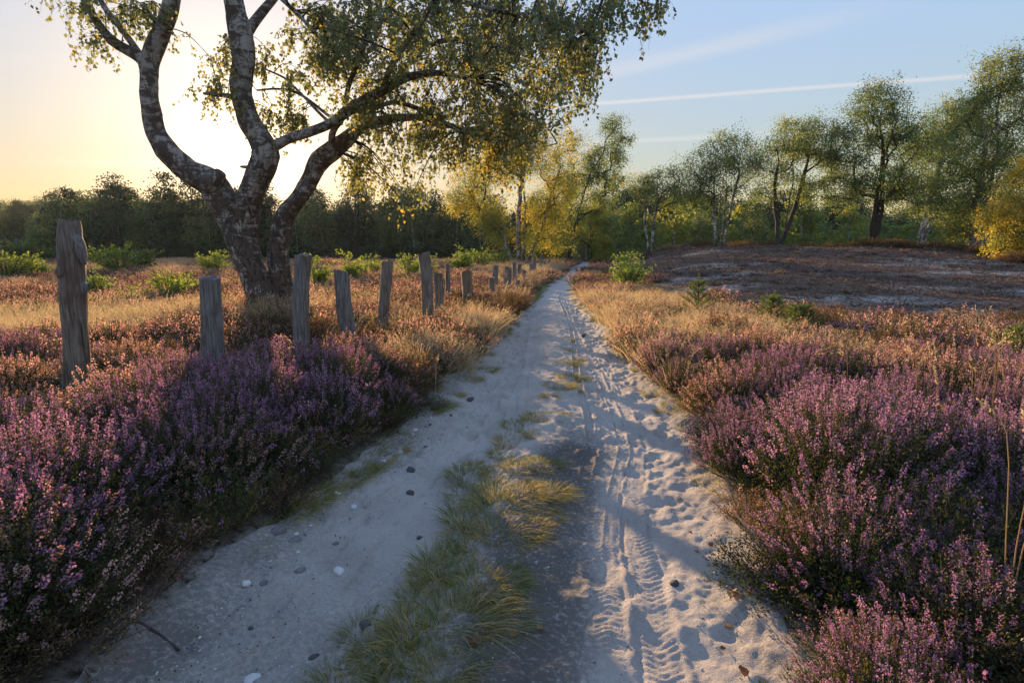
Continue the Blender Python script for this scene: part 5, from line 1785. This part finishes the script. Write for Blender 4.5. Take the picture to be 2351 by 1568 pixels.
# dark and rusty heather humps along the dune crest
HUMP = [[LO[k][0].data, LO[k][1].data] for k in (4, 5)]
rg = np.random.default_rng(63)
crest = [(1420, 42), (1450, 42), (1600, 43), (1630, 42), (1675, 43), (1720, 43), (1760, 44), (1830, 47), (1870, 45), (1900, 42), (1930, 41), (1960, 42), (1985, 38), (2010, 42), (2025, 37), (2040, 36), (2075, 36), (2105, 36), (2130, 37), (2160, 36), (2190, 35), (2215, 34), (2235, 33), (2270, 34), (2290, 30), (2320, 27), (2345, 27)]
for i, (px, Y) in enumerate(crest):
    for j in range(3):
        xx = (px + rg.uniform(-14, 14) - 1175.5) / 1306 * Y
        yy = Y + rg.uniform(-.7, .7)
        root = empty("heath_hummock", (xx, yy, float(gz(xx, yy)) - .03), rg.uniform(0, 6.28), 1)
        s = rg.uniform(1.0, 1.9)
        root.scale = (s * 1.2, s * 1.2, s * rg.uniform(.7, 1.15))
        zt = zone(px).replace("behind", "at the foot of").replace("above the path's end", "at the dune's left end")
        tag(root, ("dark brown" if i % 2 == 0 else "rusty red") + " heather hummock " + zt, "hummock", "heather hummocks " + zt)
        link("foliage", HUMP[i % 2][0], root)["kind"] = "stuff"
        link("blossom", HUMP[i % 2][1], root)["kind"] = "stuff"

# ------------------------------------------------------------------ tall single stalks
STK = []
for k in range(4):
    rg = np.random.default_rng(640 + k)
    a = MB()
    b = MB()
    for q in range(3):
        lx, ly = rg.normal(0, .10), rg.normal(0, .08)
        P = spline([(rg.normal(0, .015), rg.normal(0, .015), 0), (lx * .4, ly * .4, .4), (lx, ly, rg.uniform(.7, .85)), (lx * 1.8 + .05, ly * 1.5, rg.uniform(.82, .98))], 10)
        tube(a, P, np.linspace(.0028, .0012, 10), 4, .5, cap=False)
        n = 26
        u = rg.uniform(.80, 1, n) * 9
        ii = np.clip(u.astype(int), 0, 8)
        c = P[ii] + (P[ii + 1 - (ii == 9)] - P[ii]) * (u - ii)[:, None]
        leaves(b, c + rg.normal(0, .005, (n, 3)), nrmz(P[-1] - P[-3]) + rg.normal(0, .35, (n, 3)), rg.uniform(.012, .024, n), np.clip(rg.normal(.8, .15, n), 0, 1), .2, rg=rg)
    STK.append((a.mesh("stalk", M["straw"]), b.mesh("seed_head", M["straw"])))
rg = np.random.default_rng(65)
for i, (px, py, h) in enumerate([(2065, 950, .62), (2100, 960, .78), (2118, 955, .7), (2170, 945, .72), (2220, 970, .85), (2225, 950, .6), (2270, 985, .85), (2300, 950, .8), (2320, 1010, .9), (2010, 930, .6), (2140, 1000, .6), (1880, 880, .6), (1840, 870, .55), (1945, 900, .6),
                               (2300, 1420, .85), (720, 1010, .42), (700, 860, .6), (620, 760, .7), (1000, 860, .45), (1860, 780, .6), (1960, 800, .7), (2040, 800, .7), (2240, 800, .8)]):
    x, y, z = ground_at(px, py + (60 if py < 900 else 40))
    root = empty("dry_stalk", (x, y, z), rg.uniform(0, 6.28), h * 1.05)
    if px > 1800 and py < 1300:
        lab, gr = "thin golden grass stalk standing tall over the back of the right heather bank", "tall stalks over the right heather bank"
    elif px > 1800:
        lab, gr = "bent pale seed stalk rising from the near right heather", None
    elif px == 720:
        lab, gr = "orange grass stalk arching out of the dark heather at the left path edge", None
    else:
        lab, gr = "thin golden stalk among the fence posts", "stalks among the fence posts"
    tag(root, lab, "grass stalk", gr)
    link("stalk", STK[i % 4][0], root)
    link("seed_head", STK[i % 4][1], root)["kind"] = "stuff"

# leafy green plants in the hollow behind the right bank
for i, (px, py) in enumerate([(2120, 935), (2165, 925), (2075, 925), (2200, 940), (1870, 1010)]):
    x, y, z = ground_at(px, py + 30)
    root = empty("leafy_plant", (x, y, z), i * 1.3, 1)
    root.scale = (.34, .34, .30)
    tag(root, "low green leafy plant in the dark hollow behind the right heather bank", "plant", "leafy plants in the hollow")
    link("stems", SHM[1][0], root)["kind"] = "stuff"
    link("leaves", SHM[1][2], root)["kind"] = "stuff"

# ------------------------------------------------------------------ stones, leaves, a stick
def stone_mesh(seed, m):
    rg = np.random.default_rng(seed)
    u, v = np.meshgrid(np.linspace(0, 2 * PI, 18, endpoint=False), np.linspace(.02, PI - .02, 11))
    d = np.stack([np.sin(v) * np.cos(u), np.sin(v) * np.sin(u), np.cos(v)], -1)
    r = 1 + .45 * (vnoise3(d * 1.2 + seed) - .5) + .18 * (vnoise3(d * 3 + seed * 2) - .5)
    mb = MB()
    mb.add(d * r[..., None] * [1, .78, .55], grid_faces(11, 18, True))
    return mb.mesh("stone", M[m], True)


STM = {m: [stone_mesh(k * 7 + 3 + len(m), m) for k in range(4)] for m in ("stone", "stone_white", "stone_dark")}
STONES = [(640, 1226, 22, "stone", "rounded grey stone at the left path edge, upper of two under the heather"), (676, 1247, 18, "stone", "smooth bluish stone lying just right of another at the heather foot"),
          (943, 1081, 13, "stone_dark", "brown stone lying by itself on the sand below the left heather"), (690, 1308, 14, "stone", "brownish stone on the sand below the pair at the heather foot"),
          (778, 1308, 18, "stone_white", "jagged white stone in the left wheel track"), (566, 1349, 13, "stone_white", "white pebble at the dark heather foot, left of a brownish one"),
          (606, 1353, 11, "stone", "brownish pebble right beside the white one at the heather foot"), (578, 1552, 21, "stone_white", "pale oval stone at the very bottom of the picture"),
          (720, 1504, 16, "stone_dark", "dark stone lying alone in the near left track"), (775, 1143, 11, "stone_white", "white stone at the left edge below the grass fringe"),
          (813, 1161, 12, "stone_white", "white stone just below and right of another at the left edge"), (953, 995, 8, "stone_white", "small white stone beside the dark heather clump"),
          (965, 1226, 12, "stone_dark", "dark clod beside the golden middle grass"), (840, 1428, 22, "stone_dark", "dark half-buried stone left of the nearest grass clump"),
          (1548, 1346, 14, "stone_dark", "dark stone in the right sunlit tyre track"), (1340, 771, 10, "stone_dark", "dark clod in the middle of the path far ahead"),
          (1080, 916, 14, "stone_dark", "added dark lump standing in for a dark pit at the left path edge"), (942, 1128, 14, "stone_dark", "flat dark stone left of the golden middle grass")]  # first lump is added: its dark colour stands in for a shaded pit
rg = np.random.default_rng(66)
for i, (px, py, rp, m, lab) in enumerate(STONES):
    x, y, _ = ground_at(px, py)
    o = link("stone", STM[m][i % 4], None, (x, y, path_z(x, y) + .002))
    s = 0.8 * rp * math.hypot(y, CAM_H) / 1306
    o.scale = (s, s, s)
    o.rotation_euler = (rg.normal(0, .15), rg.normal(0, .15), rg.uniform(0, 6))
    tag(o, lab, "stone")
for i in range(60):
    y = rg.uniform(1.9, 5.5)
    x = pcx(y) - phw(y) + abs(rg.normal(0.02, .16))
    o = link("pebble", STM[["stone_white", "stone", "stone_white", "stone_dark"][i % 4]][i % 4], None, (x, y, path_z(x, y) + .002))
    s = rg.uniform(.004, .010) if i % 3 else rg.uniform(.010, .019)
    o.scale = (s, s, s)
    o.rotation_euler = (0, 0, rg.uniform(0, 6))
    tag(o, "little pebble strewn along the left edge of the sand", "pebble", "pebbles along the left sand edge")

GRIT = [hidden_source("grit", stone_mesh(90 + k, ["stone", "stone_dark", "stone_white"][k])) for k in range(3)]
rg = np.random.default_rng(69)
gy = 1.5 + rg.uniform(0, 1, 5200) ** 1.6 * 7.5
gu = np.where(rg.uniform(size=5200) < .55, -phw(gy) + np.abs(rg.normal(0.0, .28, 5200)), rg.uniform(-1, 1, 5200) * phw(gy))
gx = pcx(gy) + gu
gs = .0012 + .0042 * rg.uniform(0, 1, 5200) ** 2.5
scatter("sand_grit", "fine grit and crumbs strewn over the sand of the path", np.c_[gx, gy, [path_z(a, b) + .0005 for a, b in zip(gx, gy)]], rg.uniform(0, 6.28, (5200, 3)), np.c_[gs, gs, gs], rg.choice([0, 0, 0, 1, 2], 5200), GRIT)

DL = []
for k in range(3):
    rg = np.random.default_rng(670 + k)
    mb = MB()
    n = 9
    t = np.linspace(0, 1, n)
    w = .34 * np.sin(PI * t ** .8) ** .8
    zc = .10 * np.sin(t * PI) + rg.normal(0, .02, n)
    V = np.stack([np.stack([t - .5, -w, zc + .12 * w + rg.normal(0, .02, n)], 1), np.stack([t - .5, w * 0, zc], 1), np.stack([t - .5, w, zc + .16 * w + rg.normal(0, .02, n)], 1)], 1)
    mb.add(V, grid_faces(n, 3), k * .35 + .15)
    tube(mb, np.array([[-.5, 0, zc[0]], [-.75, .05, zc[0] + .03]]), [.02, .012], 4, k * .3)
    DL.append(mb.mesh("fallen_leaf", M["dead_leaf"]))
LEAVES = [(1682, 1374, .07, "brown curled leaf at the right sand edge, larger of a touching pair"), (1690, 1392, .05, "orange leaf touching a brown one at the right sand edge"),
          (1130, 1152, .045, "rust red leaf lying on the golden middle grass"), (1632, 1252, .04, None), (1610, 1190, .035, None), (1600, 1268, .03, None), (1640, 1305, .04, None), (1705, 1556, .06, "orange leaf at the bottom edge beside the right heather"),
          (1240, 1445, .04, "dark leaf on the grey humus between grass and right track"), (1655, 1340, .03, None), (1585, 1225, .03, None), (1180, 1470, .05, "pale leaf on the sand right of the nearest grass clump"), (1090, 1500, .06, "brown leaf caught in the nearest grass clump's right side"), (1560, 1150, .03, None), (1670, 1450, .035, None), (1660, 1500, .03, None)]
rg = np.random.default_rng(68)
for i, (px, py, s, lab) in enumerate(LEAVES):
    x, y, _ = ground_at(px, py)
    o = link("fallen_leaf", DL[i % 3], None, (x, y, path_z(x, y) + .006))
    o.scale = (s, s, s)
    o.rotation_euler = (rg.normal(0, .3), rg.normal(0, .3), rg.uniform(0, 6.28))
    tag(o, lab or "small brown leaf scattered along the right tyre track", "leaf", None if lab else "small leaves along the right track")

a, b = ground_at(282, 1420), ground_at(412, 1490)
mb = MB()
za, zb = path_z(a[0], a[1]) + .03, path_z(b[0], b[1]) + .012
tube(mb, spline([(a[0], a[1], za + .02), ((a[0] + b[0]) / 2, (a[1] + b[1]) / 2 + .01, (za + zb) / 2 + .012), (b[0], b[1], zb)], 12), np.linspace(.009, .005, 12), 7, rough=.2)
tag(mb.build("dead_stick", M["twig"], None, True), "dark dead stick poking out of the left heather onto the sand", "stick")

# ------------------------------------------------------------------ evening haze in the air
bm = MB()
hx, z0, z1 = 445.0, -5.5, 36.0
bm.add([(-hx, -hx, z0), (hx, -hx, z0), (hx, hx, z0), (-hx, hx, z0), (-hx, -hx, z1), (hx, -hx, z1), (hx, hx, z1), (-hx, hx, z1)],
       [(0, 3, 2, 1), (4, 5, 6, 7), (0, 1, 5, 4), (1, 2, 6, 5), (2, 3, 7, 6), (3, 0, 4, 7)])
hm, t = mat("evening_air")
v = t.n("ShaderNodeVolumePrincipled")
v.inputs["Color"].default_value = (0.95, 0.95, 0.95, 1)
v.inputs["Density"].default_value = 0.00010
v.inputs["Anisotropy"].default_value = 0.35
o = t.n("ShaderNodeOutputMaterial")
t.l(v.outputs[0], o.inputs["Volume"])
tag(bm.build("haze", hm), "thin golden evening haze over the heath", None, None, "stuff")
